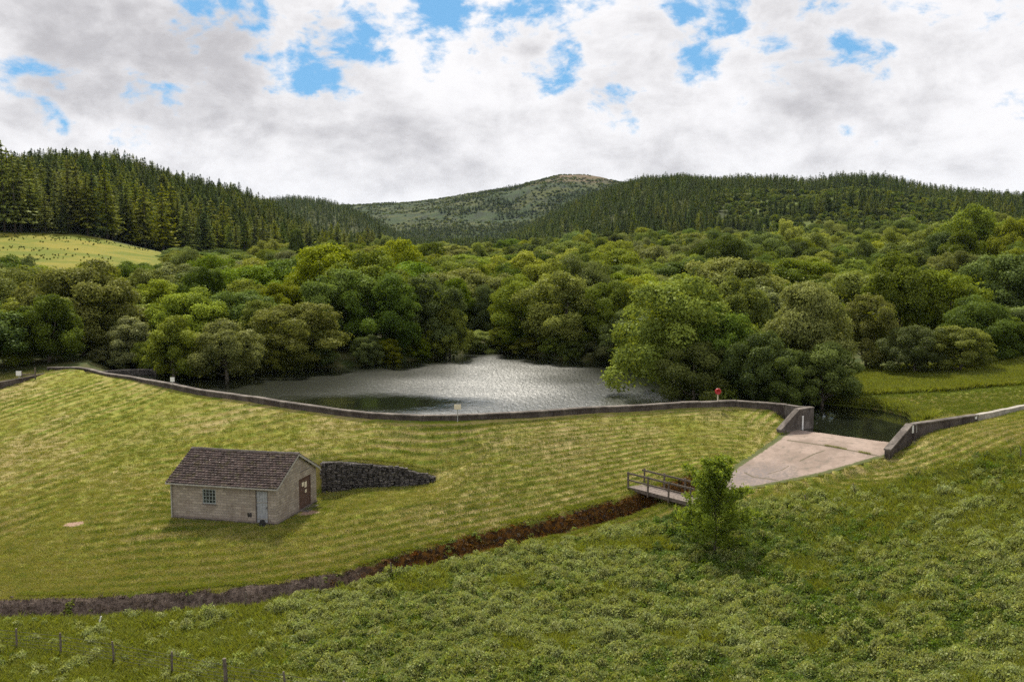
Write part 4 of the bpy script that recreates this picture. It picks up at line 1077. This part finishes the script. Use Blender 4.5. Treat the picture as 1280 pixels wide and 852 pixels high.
for i, (px, tp, wp, Y, mt, lab) in enumerate(HT):
    p = atY(px, tp, Y); z = hz1(p[0], p[1]);
    dl = float(sdf(np.array([p[0]]), np.array([p[1]]), lake)[0])
    z = max(z, -.3); h = max(p[2]-z, 3.); rad = wp*Y/F/2
    tree('broad', p[0], p[1], z, h*1.02, rad*.92, (6 if lab.startswith('big grey-green') else 0 if lab.startswith('big broad') else int(rng.integers(0, 9))), mt, lab, None, rng.uniform(0, 6.28)); TR.append((p[0], p[1], rad))

# low bushes overhanging the far shore
shore = resample([np.array(q) for q in lake[lake.index(tuple(at(930, 494, 0)[:2])):]], 2.7)
for i, q in enumerate(shore):
    if rng.uniform() < .45: continue
    c_ = np.array([0., 95.]); o_ = q-c_; o_ = o_/np.linalg.norm(o_); rad = rng.uniform(1.8, 3.0); q = q+o_*rng.uniform(.3, 1.3)
    if q[0] < -38: rad *= .8
    mt = ['dark', 'alder', 'alder', 'oak', 'willow'][int(rng.integers(0, 5))]; dn = {'dark': 'very dark', 'alder': 'dark green', 'oak': 'mid green', 'willow': 'grey-green'}[mt]
    sd_ = 'left shore' if q[0] < -12 else 'far end' if q[0] < 6 else 'right shore'
    o = tree('broad', q[0], q[1], -.15, rng.uniform(2.4, 3.8), rad*.85, int(rng.integers(0, 6)), mt, f'{dn} bush overhanging the water along the {sd_} of the lake', f'{dn} bushes overhanging the {sd_} of the lake', rng.uniform(0, 6.28))
    o.name = 'waterside_bush'; o['category'] = 'bush'

# fill of the broadleaf wood
def project(x, y, z):
    dx, dy, dz = x, y, z-CH
    fz = dy*cs-dz*sn; uz = dy*sn+dz*cs
    return 640+F*dx/fz, 426-F*uz/fz
cand = []
occ = list(TR)
y = 100.
G = {}
def near_ok(x, y, rr):
    k = (int(x//8), int(y//8))
    for i in range(k[0]-2, k[0]+3):
        for j in range(k[1]-2, k[1]+3):
            for (a, b, r_) in G.get((i, j), ()):
                if (a-x)**2+(b-y)**2 < (rr+r_)**2*.42: return False
    G.setdefault(k, []).append((x, y, rr)); return True
for a, b, r_ in TR: G.setdefault((int(a//8), int(b//8)), []).append((a, b, r_))
tries = 16000
yy = 98+np.sqrt(rng.uniform(0, 1, tries))*(470-98); pp = rng.uniform(-130, 1410, tries); order = np.argsort(yy)
xx = (pp-640)/F*yy
zz = Hz(xx, yy, False); dls = sdf(xx, yy, lake); mk = masks(xx, yy)
tint_n = fbm(xx/14, yy/14, 91); tn2 = fbm(xx/26, yy/34, 19)*1.5
for i in order:
    x, y, px = xx[i], yy[i], pp[i]
    if dls[i] < .5 or mk['mead'][i] > .15: continue
    if px > 1030 and y < 112: continue
    if px < 330 and y > np.interp(px, [0, 200, 330], [262, 300, 370]): continue
    if px < 220 and y > 178 and mk['mead'][i] > -.1 and y > 188: continue
    if 560 < px < 640 and y > 430: continue
    if px > 860 and y > 420: continue
    rr = rng.choice([rng.uniform(3.2, 4.6), rng.uniform(4.6, 7.4)])*(1+.0008*(y-100))
    if not near_ok(x, y, rr): continue
    top = float(can_z(np.array([x]), np.array([y]))[0])+rng.normal()*(.8+.9*min(1, max(0, (y-150)/80)))+(rr-4.8)*.8+2.6*tn2[i]*min(1, max(0, (y-145)/60))
    h = max(top-zz[i], 3.8); h = min(h, 14.)
    if px < 330 and y > 185: h = min(h, 8)
    if h < 4.5: rr *= .8
    q = tint_n[i]+rng.normal()*.25
    mt = 'dark' if q < -.36 else 'alder' if q < -.02 else 'oak' if q < .42 else 'willow'
    if rng.uniform() < .012: mt = 'bright'
    cand.append((x, y, max(zz[i], -.1), h, rr, mt, px))
cand = [c for c in cand if -90 < c[6] < 1370]
print('broadleaf', len(cand))
NB = 300-len(HT)-2
lab_y = {'dark': 'dark green', 'alder': 'deep green', 'oak': 'yellow-green', 'willow': 'grey-green', 'bright': 'bright yellow'}
def zone(px, y):
    s = 'left of the lake' if px < 420 else 'beyond the far end of the lake' if px < 760 else 'right of the lake' if px < 1060 else 'on the rising ground at the right'
    return s
# visible part first: rank by how much of each stands above its nearer neighbours
cols = np.full(1700, 999.)
vis = []
for c in cand:     # sorted by distance
    tpx, tpy = project(c[0], c[1], c[2]+c[3]); wpx = c[4]*F/c[1]
    a = int(max(0, tpx-wpx*.8+200)); b = int(min(1699, tpx+wpx*.8+200)); 
    if b <= a: vis.append(0); continue
    gain = np.clip(cols[a:b]-tpy, 0, 80).sum(); cols[a:b] = np.minimum(cols[a:b], tpy+3)
    vis.append(gain if -20 < tpx < 1300 else gain*.2)
vis = np.array(vis); idx = np.argsort(-vis); chosen = set(idx[:NB].tolist()); far = []
for i, c in enumerate(cand):
    x, y, z, h, rr, mt, px = c
    if i in chosen:
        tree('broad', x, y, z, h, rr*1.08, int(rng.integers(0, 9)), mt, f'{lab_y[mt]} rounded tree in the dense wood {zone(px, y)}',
             f'{lab_y[mt]} trees in the wood {zone(px, y)}', rng.uniform(0, 6.28))
    else: far.append(c)

# ------------------------------------------------------------------ scatter helper (stuff only)
def proto(name, me, mat):
    o = bpy.data.objects.new(name, me)
    if mat is not None:
        if not me.materials: me.materials.append(None)
        o.material_slots[0].link = 'OBJECT'; o.material_slots[0].material = mat
    return o
def scatter(name, pts, rotz, scl, idx, protos, kind='stuff', label=None, cat=None, tilt=None):
    n = len(pts); me = bpy.data.meshes.new(name); me.vertices.add(n); me.vertices.foreach_set('co', np.asarray(pts, np.float32).ravel())
    rot = np.zeros((n, 3), np.float32); rot[:, 2] = rotz
    if tilt is not None: rot[:, :2] = tilt
    a = me.attributes.new('rot', 'FLOAT_VECTOR', 'POINT'); a.data.foreach_set('vector', rot.ravel())
    a = me.attributes.new('scl', 'FLOAT_VECTOR', 'POINT'); a.data.foreach_set('vector', np.asarray(scl, np.float32).ravel())
    a = me.attributes.new('pid', 'INT', 'POINT'); a.data.foreach_set('value', np.asarray(idx, np.int32))
    o = link(name, me, None, label=label, cat=cat, kind=kind)
    ng = bpy.data.node_groups.new(name, 'GeometryNodeTree')
    ng.interface.new_socket('Geometry', in_out='INPUT', socket_type='NodeSocketGeometry'); ng.interface.new_socket('Geometry', in_out='OUTPUT', socket_type='NodeSocketGeometry')
    gi = ng.nodes.new('NodeGroupInput'); go = ng.nodes.new('NodeGroupOutput'); jn = ng.nodes.new('GeometryNodeJoinGeometry')
    def na(nm, t):
        q = ng.nodes.new('GeometryNodeInputNamedAttribute'); q.data_type = t; q.inputs[0].default_value = nm
        return [s_ for s_ in q.outputs if s_.enabled][0]
    ra_, sa, ia = na('rot', 'FLOAT_VECTOR'), na('scl', 'FLOAT_VECTOR'), na('pid', 'INT')
    for k, p in enumerate(protos):
        oi = ng.nodes.new('GeometryNodeObjectInfo'); oi.inputs['Object'].default_value = p; oi.inputs['As Instance'].default_value = True
        cp = ng.nodes.new('FunctionNodeCompare'); cp.data_type = 'INT'; cp.operation = 'EQUAL'
        ii = [s_ for s_ in cp.inputs if s_.enabled and s_.type == 'INT']; ng.links.new(ia, ii[0]); ii[1].default_value = k
        ip = ng.nodes.new('GeometryNodeInstanceOnPoints'); ng.links.new(gi.outputs[0], ip.inputs['Points']); ng.links.new(cp.outputs[0], ip.inputs['Selection'])
        ng.links.new(oi.outputs['Geometry'], ip.inputs['Instance']); ng.links.new(ra_, ip.inputs['Rotation']); ng.links.new(sa, ip.inputs['Scale'])
        ng.links.new(ip.outputs[0], jn.inputs[0])
    ng.links.new(jn.outputs[0], go.inputs[0])
    md = o.modifiers.new('scatter', 'NODES'); md.node_group = ng
    return o
kinds = ['dark', 'alder', 'oak', 'willow', 'bright']
if far:
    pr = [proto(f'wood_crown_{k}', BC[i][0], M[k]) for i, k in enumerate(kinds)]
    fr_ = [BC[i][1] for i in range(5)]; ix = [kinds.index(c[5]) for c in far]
    scatter('woodland', [c[:3] for c in far], rng.uniform(0, 6.28, len(far)), [(c[4]*1.08/fr_[k], c[4]*1.08/fr_[k], c[3]/10) for c, k in zip(far, ix)], ix, pr, label='dense broadleaf wood filling the valley behind the lake', cat='woodland')

# ------------------------------------------------------------------ conifers
def jitter_field(px0, px1, y0, y1, n):
    y_ = np.sqrt(rng.uniform(y0**2, y1**2, n)); p_ = rng.uniform(px0, px1, n); return p_, (p_-640)/F*y_, y_
CON = []
def add_con(p_, x_, y_, cond, hgt, rad, larchp, spacing):
    cell = {}
    z_ = Hz(x_, y_, False)
    keep = cond(p_, x_, y_); hn_ = fbm(x_/28, y_/28, 133)*1.4
    for i in np.nonzero(keep)[0]:
        k = (int(x_[i]//spacing), int(y_[i]//spacing))
        if k in cell: continue
        cell[k] = 1
        h = hgt*rng.choice([rng.uniform(.55, .95), rng.uniform(.85, 1.2)])*(1+.22*hn_[i])
        CON.append((x_[i], y_[i], z_[i], h*(.84 if (p_[i] < 480 and y_[i] > foot(p_[i])+35) else 1.), rad*rng.uniform(.8, 1.2)*h/hgt, rng.uniform() < larchp(p_[i], y_[i]), p_[i]))
# left hill
foot = lambda p: np.interp(p, [-300, 0, 100, 200, 300, 480], [258, 280, 296, 332, 360, 430])
p_, x_, y_ = jitter_field(-120, 480, 250, 900, 30000)
add_con(p_, x_, y_, lambda p, x, y: (y > foot(p)) & (y < np.interp(p, [-120, 480], [690, 860])), 15.8, 3.5,
        lambda p, y: .75 if y < foot(p)+28 else .35 if y < foot(p)+90 else .2, 4.9)
# far left ridge
p_, x_, y_ = jitter_field(320, 560, 950, 1580, 9000)
add_con(p_, x_, y_, lambda p, x, y: (fbm(x/60, y/60, 12) > -.75), 12, 2.9, lambda p, y: .08, 7.5)
# right ridge
def right_ok(p, x, y):
    clear = (p > 890) & (p < 1190) & (y > 470) & (y < 960-.25*(1190-p)) & (fbm(x/45, y/45, 31) > -.25)
    return (y > np.interp(p, [560, 800, 1000, 1400], [800, 470, 430, 430])) & ~clear
p_, x_, y_ = jitter_field(560, 1400, 430, 1400, 60000)
add_con(p_, x_, y_, right_ok, 10.5, 2.8, lambda p, y: .22 if fbm(np.array([p/40.]), np.array([y/60.]), 3)[0] > 0 else .10, 5.8)
# lower slopes of the moor hill
p_, x_, y_ = jitter_field(380, 900, 1500, 2450, 46000)
add_con(p_, x_, y_, lambda p, x, y: (fbm(x/110, y/110, 44)*1.1+.50-(y-1500)/700 > 0) | ((fbm(x/140, y/140, 71) > .30) & (y < 2400)), 6.5, 3.2, lambda p, y: .1, 7)
print('conifers', len(CON))
CON.sort(key=lambda c: c[1])
lead = [c for c in CON if c[6] < 480 and -25 < c[6] and c[1] < 600][:298]
ls = set(id(c) for c in lead)
for k, c in enumerate(lead):
    x, y, z, h, rr, la, px = c
    hh = h*(1.18 if y < foot(px)+20 else 1.0)
    fr_l = 'along the upper edge of the left meadow' if (y < foot(px)+18 and px < 230) else 'in the plantation on the lower left hillside'
    kn = 'airy yellow-green larch' if la else 'dark green spruce'
    tree('larch' if la else 'spruce', x, y, z, hh, rr*1.1, k % 3, 'larch' if la else 'spruce', f'{kn} {fr_l}', f'{kn} trees {fr_l}', rng.uniform(0, 6.28))
rest = [c for c in CON if id(c) not in ls]
mid = [c for c in rest if c[1] < 700]; fr2 = [c for c in rest if c[1] >= 700]
def lowcon(seed, H=16., larch=False): return conifer(seed, H, 3.0, 11, larch, True)
pm = [proto('a', SPM[0], M['spruce']), proto('b', SPM[1], M['spruce']), proto('c', LAM[0], M['larch'])]
pf = [proto('d', lowcon(400), M['spruce']), proto('e', lowcon(401), M['spruce']), proto('f', lowcon(402), M['larch'])]
def put(lst, pr, name, label):
    ix = [2 if c[5] else int(rng.integers(0, 2)) for c in lst]
    scatter(name, [c[:3] for c in lst], rng.uniform(0, 6.28, len(lst)), [(c[4]/2.8, c[4]/2.8, c[3]/16) for c in lst], ix, pr, label=label, cat='forest')
put(mid, pm, 'conifer_forest', 'dark conifer plantation covering the nearer hillsides')
put(fr2, pf, 'distant_conifer_forest', 'dark conifer plantation covering the distant ridges')
# scrub on the cleared slope, in the meadow edge and on the moor
p_, x_, y_ = jitter_field(860, 1230, 430, 1000, 7000); ok = fbm(x_/30, y_/30, 15) > -.4; p_, x_, y_ = p_[ok], x_[ok], y_[ok]
z_ = Hz(x_, y_, False); s_ = rng.uniform(.10, .42, len(x_))
prs = [proto('g', BC[0][0], M['oak']), proto('h', BC[1][0], M['alder']), proto('i', BC[4][0], M['dark'])]
scatter('scrub', np.stack([x_, y_, z_], 1), rng.uniform(0, 6.28, len(x_)), np.stack([s_*1.1, s_*1.1, s_*.9], 1), rng.integers(0, 3, len(x_)), prs, label='low scrub on the felled hillside at the right', cat='scrub')
p_, x_, y_ = jitter_field(380, 900, 1550, 2600, 12000); ok = fbm(x_/70, y_/70, 19)-(y_-1500)/2600 > -.35; p_, x_, y_ = p_[ok], x_[ok], y_[ok]
z_ = Hz(x_, y_, False); s_ = rng.uniform(.12, .5, len(x_))
scatter('moor_scrub', np.stack([x_, y_, z_], 1), rng.uniform(0, 6.28, len(x_)), np.stack([s_*1.2, s_*1.2, s_*.6], 1), rng.integers(0, 3, len(x_)), prs, label='scattered scrub and heather clumps on the distant moor', cat='scrub')
p_, x_, y_ = jitter_field(-20, 215, 205, 300, 900); mk = masks(x_, y_); ok = (mk['mead'] > .7) & (fbm(x_/9, y_/9, 19) > .08); x_, y_ = x_[ok], y_[ok]
scatter('meadow_weeds', np.stack([x_, y_, Hz(x_, y_, False)], 1), rng.uniform(0, 6.28, len(x_)), np.ones((len(x_), 3))*rng.uniform(.02, .045, (len(x_), 1)), rng.integers(0, 3, len(x_)), prs, label='dark weed patches in the bright left meadow', cat='weeds')

# ------------------------------------------------------------------ the young tree in the field
def sapling():
    p = hit(893, 693); H_ = (693-568)*p[1]/F; r_ = np.random.default_rng(44)
    root = link('young_tree', None, loc=p, label='young leafy tree standing alone in the brambles in front of the footbridge', cat='tree')
    mb = MB(); mb.tube([(0, 0, -.3), (.05, 0, H_*.3), (-.05, .05, H_*.6), (0, 0, H_*.95)], [.075, .06, .04, .012], 7)
    Cs, Ns, Ts, Ss = [], [], [], []
    nb = 58
    for i in range(nb):
        t = (i+.5)/nb; z0 = H_*(.05+.83*t); th = i*2.4+r_.uniform(-.3, .3)
        L_ = 2.25*(math.sin(math.pi*min(1, (.30+.70*t)))**.6)*r_.uniform(.55, 1.08)+.25
        el = r_.uniform(.25, .8)+.5*t; d = np.array([math.cos(th)*math.cos(el), math.sin(th)*math.cos(el), math.sin(el)])
        e = np.array([0, 0, z0])+d*L_; mb.tube([(0, 0, z0), tuple(np.array([0, 0, z0])+d*L_*.5+[0, 0, -.03]), tuple(e)], [.022, .014, .005], 4)
        ncl = 9
        for k in range(ncl):
            c = np.array([0, 0, z0])+d*L_*(.3+.75*(k/(ncl-1)))+r_.normal(size=3)*.14; n = 36; D = unit(r_.normal(size=(n, 3))+[0, 0, .4]); tn = r_.uniform(.1, .8)
            Cs.append(c+D*r_.uniform(.06, .32, (n, 1))); Ns.append(unit(D*.8+r_.normal(size=(n, 3))*.6)); Ts.append(np.clip(tn+r_.normal(size=n)*.2, 0, 1)); Ss.append(r_.uniform(.055, .125, n))
    C = np.concatenate(Cs); N2 = np.concatenate(Ns); T2 = np.concatenate(Ts); S2_ = np.concatenate(Ss)
    link('crown', leafmesh('crown', C, N2, S2_, T2, r_, 1.8), M['sapling'], root, objmat=True)
    mb.build('trunk', M['bark'], root, smooth=True)
sapling()

# ------------------------------------------------------------------ ground cover
def clump(seed, n, spread, h, leaf, up=.5):
    r_ = np.random.default_rng(seed); D = unit(r_.normal(size=(n, 3))+[0, 0, .7]); D[:, 2] = np.abs(D[:, 2])
    C = D*np.array([spread, spread, h])*r_.uniform(.35, 1, (n, 1))**.5
    return leafmesh('leaves', C, unit(D*.4+r_.normal(size=(n, 3))*.5+[0, 0, up]), leaf*r_.uniform(.6, 1.3, n), np.clip(r_.normal(size=n)*.28+.35+.3*D[:, 2], 0, 1), r_, 1.5)
def tuft(seed, n, spread, h, w):
    r_ = np.random.default_rng(seed); V = []; tn = []
    for i in range(n):
        b = np.array([*r_.normal(size=2)*spread, 0]); l = np.array([*r_.normal(size=2)*h*.45, h*r_.uniform(.5, 1.1)]); a = r_.uniform(0, 6.28); s = np.array([math.cos(a), math.sin(a), 0])*w/2
        V += [b-s, b+s, b+l*.6+s*.7+[0, 0, h*.08], b+l]; tn += [r_.uniform(0, 1)]
    V = np.array(V); me = mkmesh('blades', V, np.arange(len(V)).reshape(-1, 4)); a = me.attributes.new('tint', 'FLOAT', 'POINT'); a.data.foreach_set('value', np.repeat(tn, 4).astype(np.float32)); return me
def field(n, px0, px1, y0, y1):
    y_ = 1/np.sqrt(rng.uniform(1/y1**2, 1/y0**2, n)); p_ = rng.uniform(px0, px1, n); return p_, (p_-640)/F*y_, y_
# brambles and weeds
p_, x_, y_ = field(170000, -60, 1345, 33, 84)
mk = masks(x_, y_); sl_ = sdf(x_, y_, slab); dgl, pgl = seg_dist(x_, y_, gully)
e_y = np.interp(x_, _e[:, 0], _e[:, 1]); rough = (mk['mown'] < .45) & (mk['gully'] < .5) & (y_ < e_y)
zz_ = Hz(x_, y_); pj, qj = project(x_, y_, zz_)
# bramble mass: from px ~340 at the bottom, right of the gully; thinner to the upper right and in the bottom-left grass
bm_ = sm(300, 420, pj+ (qj-780)*.25+fbm(x_/2, y_/2, 2)*60)
bm_ = bm_*(1-.62*sm(960, 1080, pj)*(1-sm(640, 720, qj)))
bm_ = bm_*(1-.85*sm(.10, .42, fbm(x_/2.6, y_/2.6, 17))*1.)
bm_ = np.maximum(bm_, .10+.5*sm(.15, .45, fbm(x_/1.8, y_/1.8, 27))*(pj < 420))
pick = rough & (rng.uniform(size=len(x_)) < bm_)
bi = np.nonzero(pick)[0][:60000]
gi_ = np.nonzero(rough & ~pick)[0][:34000]
M['pale'] = leafmat('pale_weed_tops', (.12, .155, .036), (.33, .365, .12), trans=.3, hue=.03, val=.25)
M['nettle'] = leafmat('nettle_leaves', (.035, .065, .010), (.14, .20, .026), trans=.25, hue=.04, val=.3)
cm_ = [clump(500+i, 96, .30, .30, .064) for i in range(4)]
bp = [proto('b%d' % i, cm_[i % 4], M[('bramble', 'pale', 'nettle')[i//4]]) for i in range(12)]
lump = fbm(x_[bi]/.8, y_[bi]/.8, 66)+.4*fbm(x_[bi]/.4, y_[bi]/.4, 67); hs_ = np.clip(.75+.65*lump, .25, 2.)
pn = fbm(x_[bi]/5, y_[bi]/5, 61)*1.1+fbm(x_[bi]/1.2, y_[bi]/1.2, 62)*.5+lump*.7+rng.normal(size=len(bi))*.22+.25*(pj[bi] < 800)-.1
mi = np.where(pn > .30, 1, np.where(pn < -.32, 2, 0))
scatter('brambles', np.stack([x_[bi], y_[bi], zz_[bi]+.02+.22*np.clip(lump, 0, 1)], 1), rng.uniform(0, 6.28, len(bi)), np.stack([.9*hs_**.4, .9*hs_**.4, hs_*1.5], 1)*rng.uniform(.6, 1.25, (len(bi), 1)), rng.integers(0, 4, len(bi))+4*mi, bp, label='bramble and nettle thicket covering the field in the foreground', cat='undergrowth')
gp_ = [proto('t%d' % i, tuft(520+i, 26, .14, .42, .035), M['grassblade']) for i in range(3)]
scatter('long_grass', np.stack([x_[gi_], y_[gi_], zz_[gi_]], 1), rng.uniform(0, 6.28, len(gi_)), np.ones((len(gi_), 3))*rng.uniform(.5, 1.2, (len(gi_), 1)), rng.integers(0, 3, len(gi_)), gp_, label='long green grass around the brambles and the wire fence', cat='grass')
# mown grass stubble and dry clippings
p_, x_, y_ = field(170000, -60, 1345, 44, 112)
mk = masks(x_, y_); sl_ = sdf(x_, y_, slab); lx = (x_-HUT_A[0])*hx[0]+(y_-HUT_A[1])*hx[1]; ly = (x_-HUT_A[0])*hy[0]+(y_-HUT_A[1])*hy[1]
inh = (lx > -HUT_L-.05) & (lx < .05) & (ly > -.05) & (ly < HUT_W+.05)
dcr, _ = seg_dist(x_, y_, crest); drl, _ = seg_dist(x_, y_, rline)
ok = (mk['mown'] > .5) & (sl_ > .25) & ~inh & (mk['bare'] < .5) & (mk['gully'] < .5) & (dcr > .4) & (drl > .4) & (sdf(x_, y_, lake) > .5)
x_, y_, row = x_[ok], y_[ok], mk['row'][ok]; zz_ = Hz(x_, y_)
s1 = np.sin(row*6.283+fbm(x_/2, y_/2, 7)*.8)*1.2*rowstr(x_, y_)+fbm(x_/7, y_/7, 9)*.8+rng.normal(size=len(x_))*.35
iy = np.where(s1 > .75, 3+rng.integers(0, 2, len(x_)), np.where(s1 < -.25, 5+rng.integers(0, 2, len(x_)), rng.integers(0, 3, len(x_))))
M['mowgreen'] = leafmat('mown_green_blades', (.085, .125, .014), (.19, .23, .032), trans=.25, hue=.03, val=.2)
mp = [proto('m%d' % i, tuft(540+i, 22, .15, .10, .032), M['mowblade']) for i in range(3)]+[proto('c%d' % i, tuft(550+i, 30, .17, .085, .024), M['clipping']) for i in range(2)]+[proto('mg%d' % i, tuft(560+i, 24, .15, .115, .032), M['mowgreen']) for i in range(2)]
scatter('mown_grass', np.stack([x_, y_, zz_], 1), rng.uniform(0, 6.28, len(x_)), np.ones((len(x_), 3))*rng.uniform(.6, 1.25, (len(x_), 1)), iy, mp, label='short mown grass with rows of dry clippings on the dam slope', cat='grass')
# gully growth, rusty upstream and grey downstream
t_ = rng.uniform(0, 1, 16000); gl = np.array(resample([np.array(g) for g in gully], .3)); k_ = (t_*(len(gl)-2)).astype(int)
x_ = gl[k_, 0]+rng.normal(size=len(k_))*.75; y_ = gl[k_, 1]+rng.normal(size=len(k_))*.75; mk = masks(x_, y_); ok = (mk['gully'] > .3) & (sdf(x_, y_, slab) > .3); x_, y_ = x_[ok], y_[ok]; rs = mk['rust'][ok]
zz_ = Hz(x_, y_); M['heath'] = leafmat('grey_stems', (.06, .045, .035), (.17, .13, .10), trans=.1, val=.4)
gpz = [proto('r0', clump(570, 30, .16, .14, .07), M['bracken']), proto('r1', tuft(571, 16, .12, .22, .02), M['bracken']), proto('h0', clump(572, 24, .14, .10, .06), M['heath']), proto('h1', tuft(573, 16, .12, .18, .02), M['heath']), proto('g0', clump(574, 30, .2, .2, .1), M['bramble'])]
iy = np.where(rng.uniform(size=len(x_)) < rs*.85, rng.integers(0, 2, len(x_)), rng.integers(2, 4, len(x_))); iy = np.where(fbm(x_/1.1, y_/1.1, 5) > .38, 4, iy)
kp = rng.uniform(size=len(x_)) < np.where(rs > .5, .5, .3); 
scatter('gully_growth', np.stack([x_, y_, zz_], 1)[kp], rng.uniform(0, 6.28, kp.sum()), np.ones((kp.sum(), 3))*rng.uniform(.5, 1.3, (kp.sum(), 1)), iy[kp], gpz, label='rusty brown stems and grey dead growth lining the gully', cat='undergrowth')
k_ = rng.integers(0, len(gl)-1, 5000); rwp = resample([np.array(p) for p in rw_line], .1); rwp = np.array([p[:2] for p in rwp])+[0, .38]; tg = gl[np.minimum(k_+1, len(gl)-1)]-gl[np.maximum(k_-1, 0)]; tg = tg/np.linalg.norm(tg, axis=1, keepdims=True)
of = np.where(rng.uniform(size=len(k_)) < .5, 1, -1)*(np.interp(k_*.3, [0, 5, 12, 25, 45, 60], [.9, 1.15, 1.25, 1.3, 1.75, 2.05])+np.abs(rng.normal(.0, .22, len(k_)))); x_ = gl[k_, 0]-tg[:, 1]*of; y_ = gl[k_, 1]+tg[:, 0]*of
ok = (fbm(x_/1.3, y_/1.3, 181) > -.12) & (sdf(x_, y_, slab) > .3); x_, y_ = x_[ok], y_[ok]
j = [slab_at(985,550), slab_at(1040,558), slab_at(1105,571)]; jp = np.array(resample([np.array(q[:2]) for q in j], .12)); jp = jp[fbm(jp[:, 0]*1.5, jp[:, 1]*1.5, 7) > .12]
x_ = np.concatenate([x_, rwp[:, 0]]); y_ = np.concatenate([y_, rwp[:, 1]])
fx = np.concatenate([np.stack([x_, y_, Hz(x_, y_)], 1), np.stack([jp[:, 0], jp[:, 1], slab_z(jp[:, 0], jp[:, 1])], 1)])
fs_ = np.concatenate([rng.uniform(.25, .55, len(x_)), rng.uniform(.25, .45, len(jp))])
scatter('fringe_grass', fx, rng.uniform(0, 6.28, len(fx)), fs_[:, None]*np.ones((1, 3)), rng.integers(0, 2, len(fx)), gp_[:2], label='uneven grass hanging over the edges of the gully', cat='grass')
# reeds and bank grass along the right-hand bank and lake rim
p_, x_, y_ = field(26000, 1000, 1345, 76, 104); dl = sdf(x_, y_, lake); rl_ = np.array(rline)
ok = (dl > .15) & (y_ > np.interp(x_, rl_[:, 0], rl_[:, 1])+.5) & (x_ > 22); x_, y_, dl = x_[ok], y_[ok], dl[ok]; zz_ = Hz(x_, y_)
strip = (dl < 1.2) | (y_ > 88); sc_ = np.where(strip, rng.uniform(.8, 1.5, len(x_)), rng.uniform(.2, .45, len(x_)))
ib = np.where(strip, rng.integers(0, 2, len(x_)), 2+rng.integers(0, 2, len(x_)))
scatter('bank_grass', np.stack([x_, y_, zz_], 1), rng.uniform(0, 6.28, len(x_)), np.ones((len(x_), 3))*sc_[:, None], ib, [gp_[0], gp_[1], proto('q', mp[0].data, M['mowblade']), proto('q2', gp_[2].data, M['mowgreen'])], label='tall and cut grass on the bank beside the spillway channel', cat='grass')

# ------------------------------------------------------------------ air
hm = bpy.data.materials.new('haze_air'); hm.use_nodes = True; hm.node_tree.nodes.clear()
ho = hm.node_tree.nodes.new('ShaderNodeOutputMaterial'); hv = hm.node_tree.nodes.new('ShaderNodeVolumePrincipled'); hm.node_tree.links.new(hv.outputs[0], ho.inputs['Volume'])
hv.inputs['Color'].default_value = (.58, .76, 1, 1); hv.inputs['Density'].default_value = .00002
MB().box(-9500, 9500, -60, 9600, -60, 330).build('haze', hm, kind='stuff', label='thin blue haze in the air', cat='haze')

# ------------------------------------------------------------------ camera and view
cam = bpy.data.cameras.new('camera'); co = link('camera', cam); SC.camera = co
cam.sensor_width = 36; cam.lens = 36*F/1280; cam.clip_start = .5; cam.clip_end = 20000
co.location = (0, 0, CH); co.rotation_euler = (math.pi/2-PITCH, 0, 0)
SC.view_settings.view_transform = 'Standard'; SC.view_settings.look = 'None'; SC.view_settings.gamma = 1; SC.view_settings.exposure = .48
SC.cycles.max_bounces = 6; SC.cycles.diffuse_bounces = 2; SC.cycles.glossy_bounces = 2; SC.cycles.transmission_bounces = 2; SC.cycles.transparent_max_bounces = 4
SC.cycles.use_denoising = False; SC.cycles.sample_clamp_indirect = 3.; SC.cycles.sample_clamp_direct = 12.
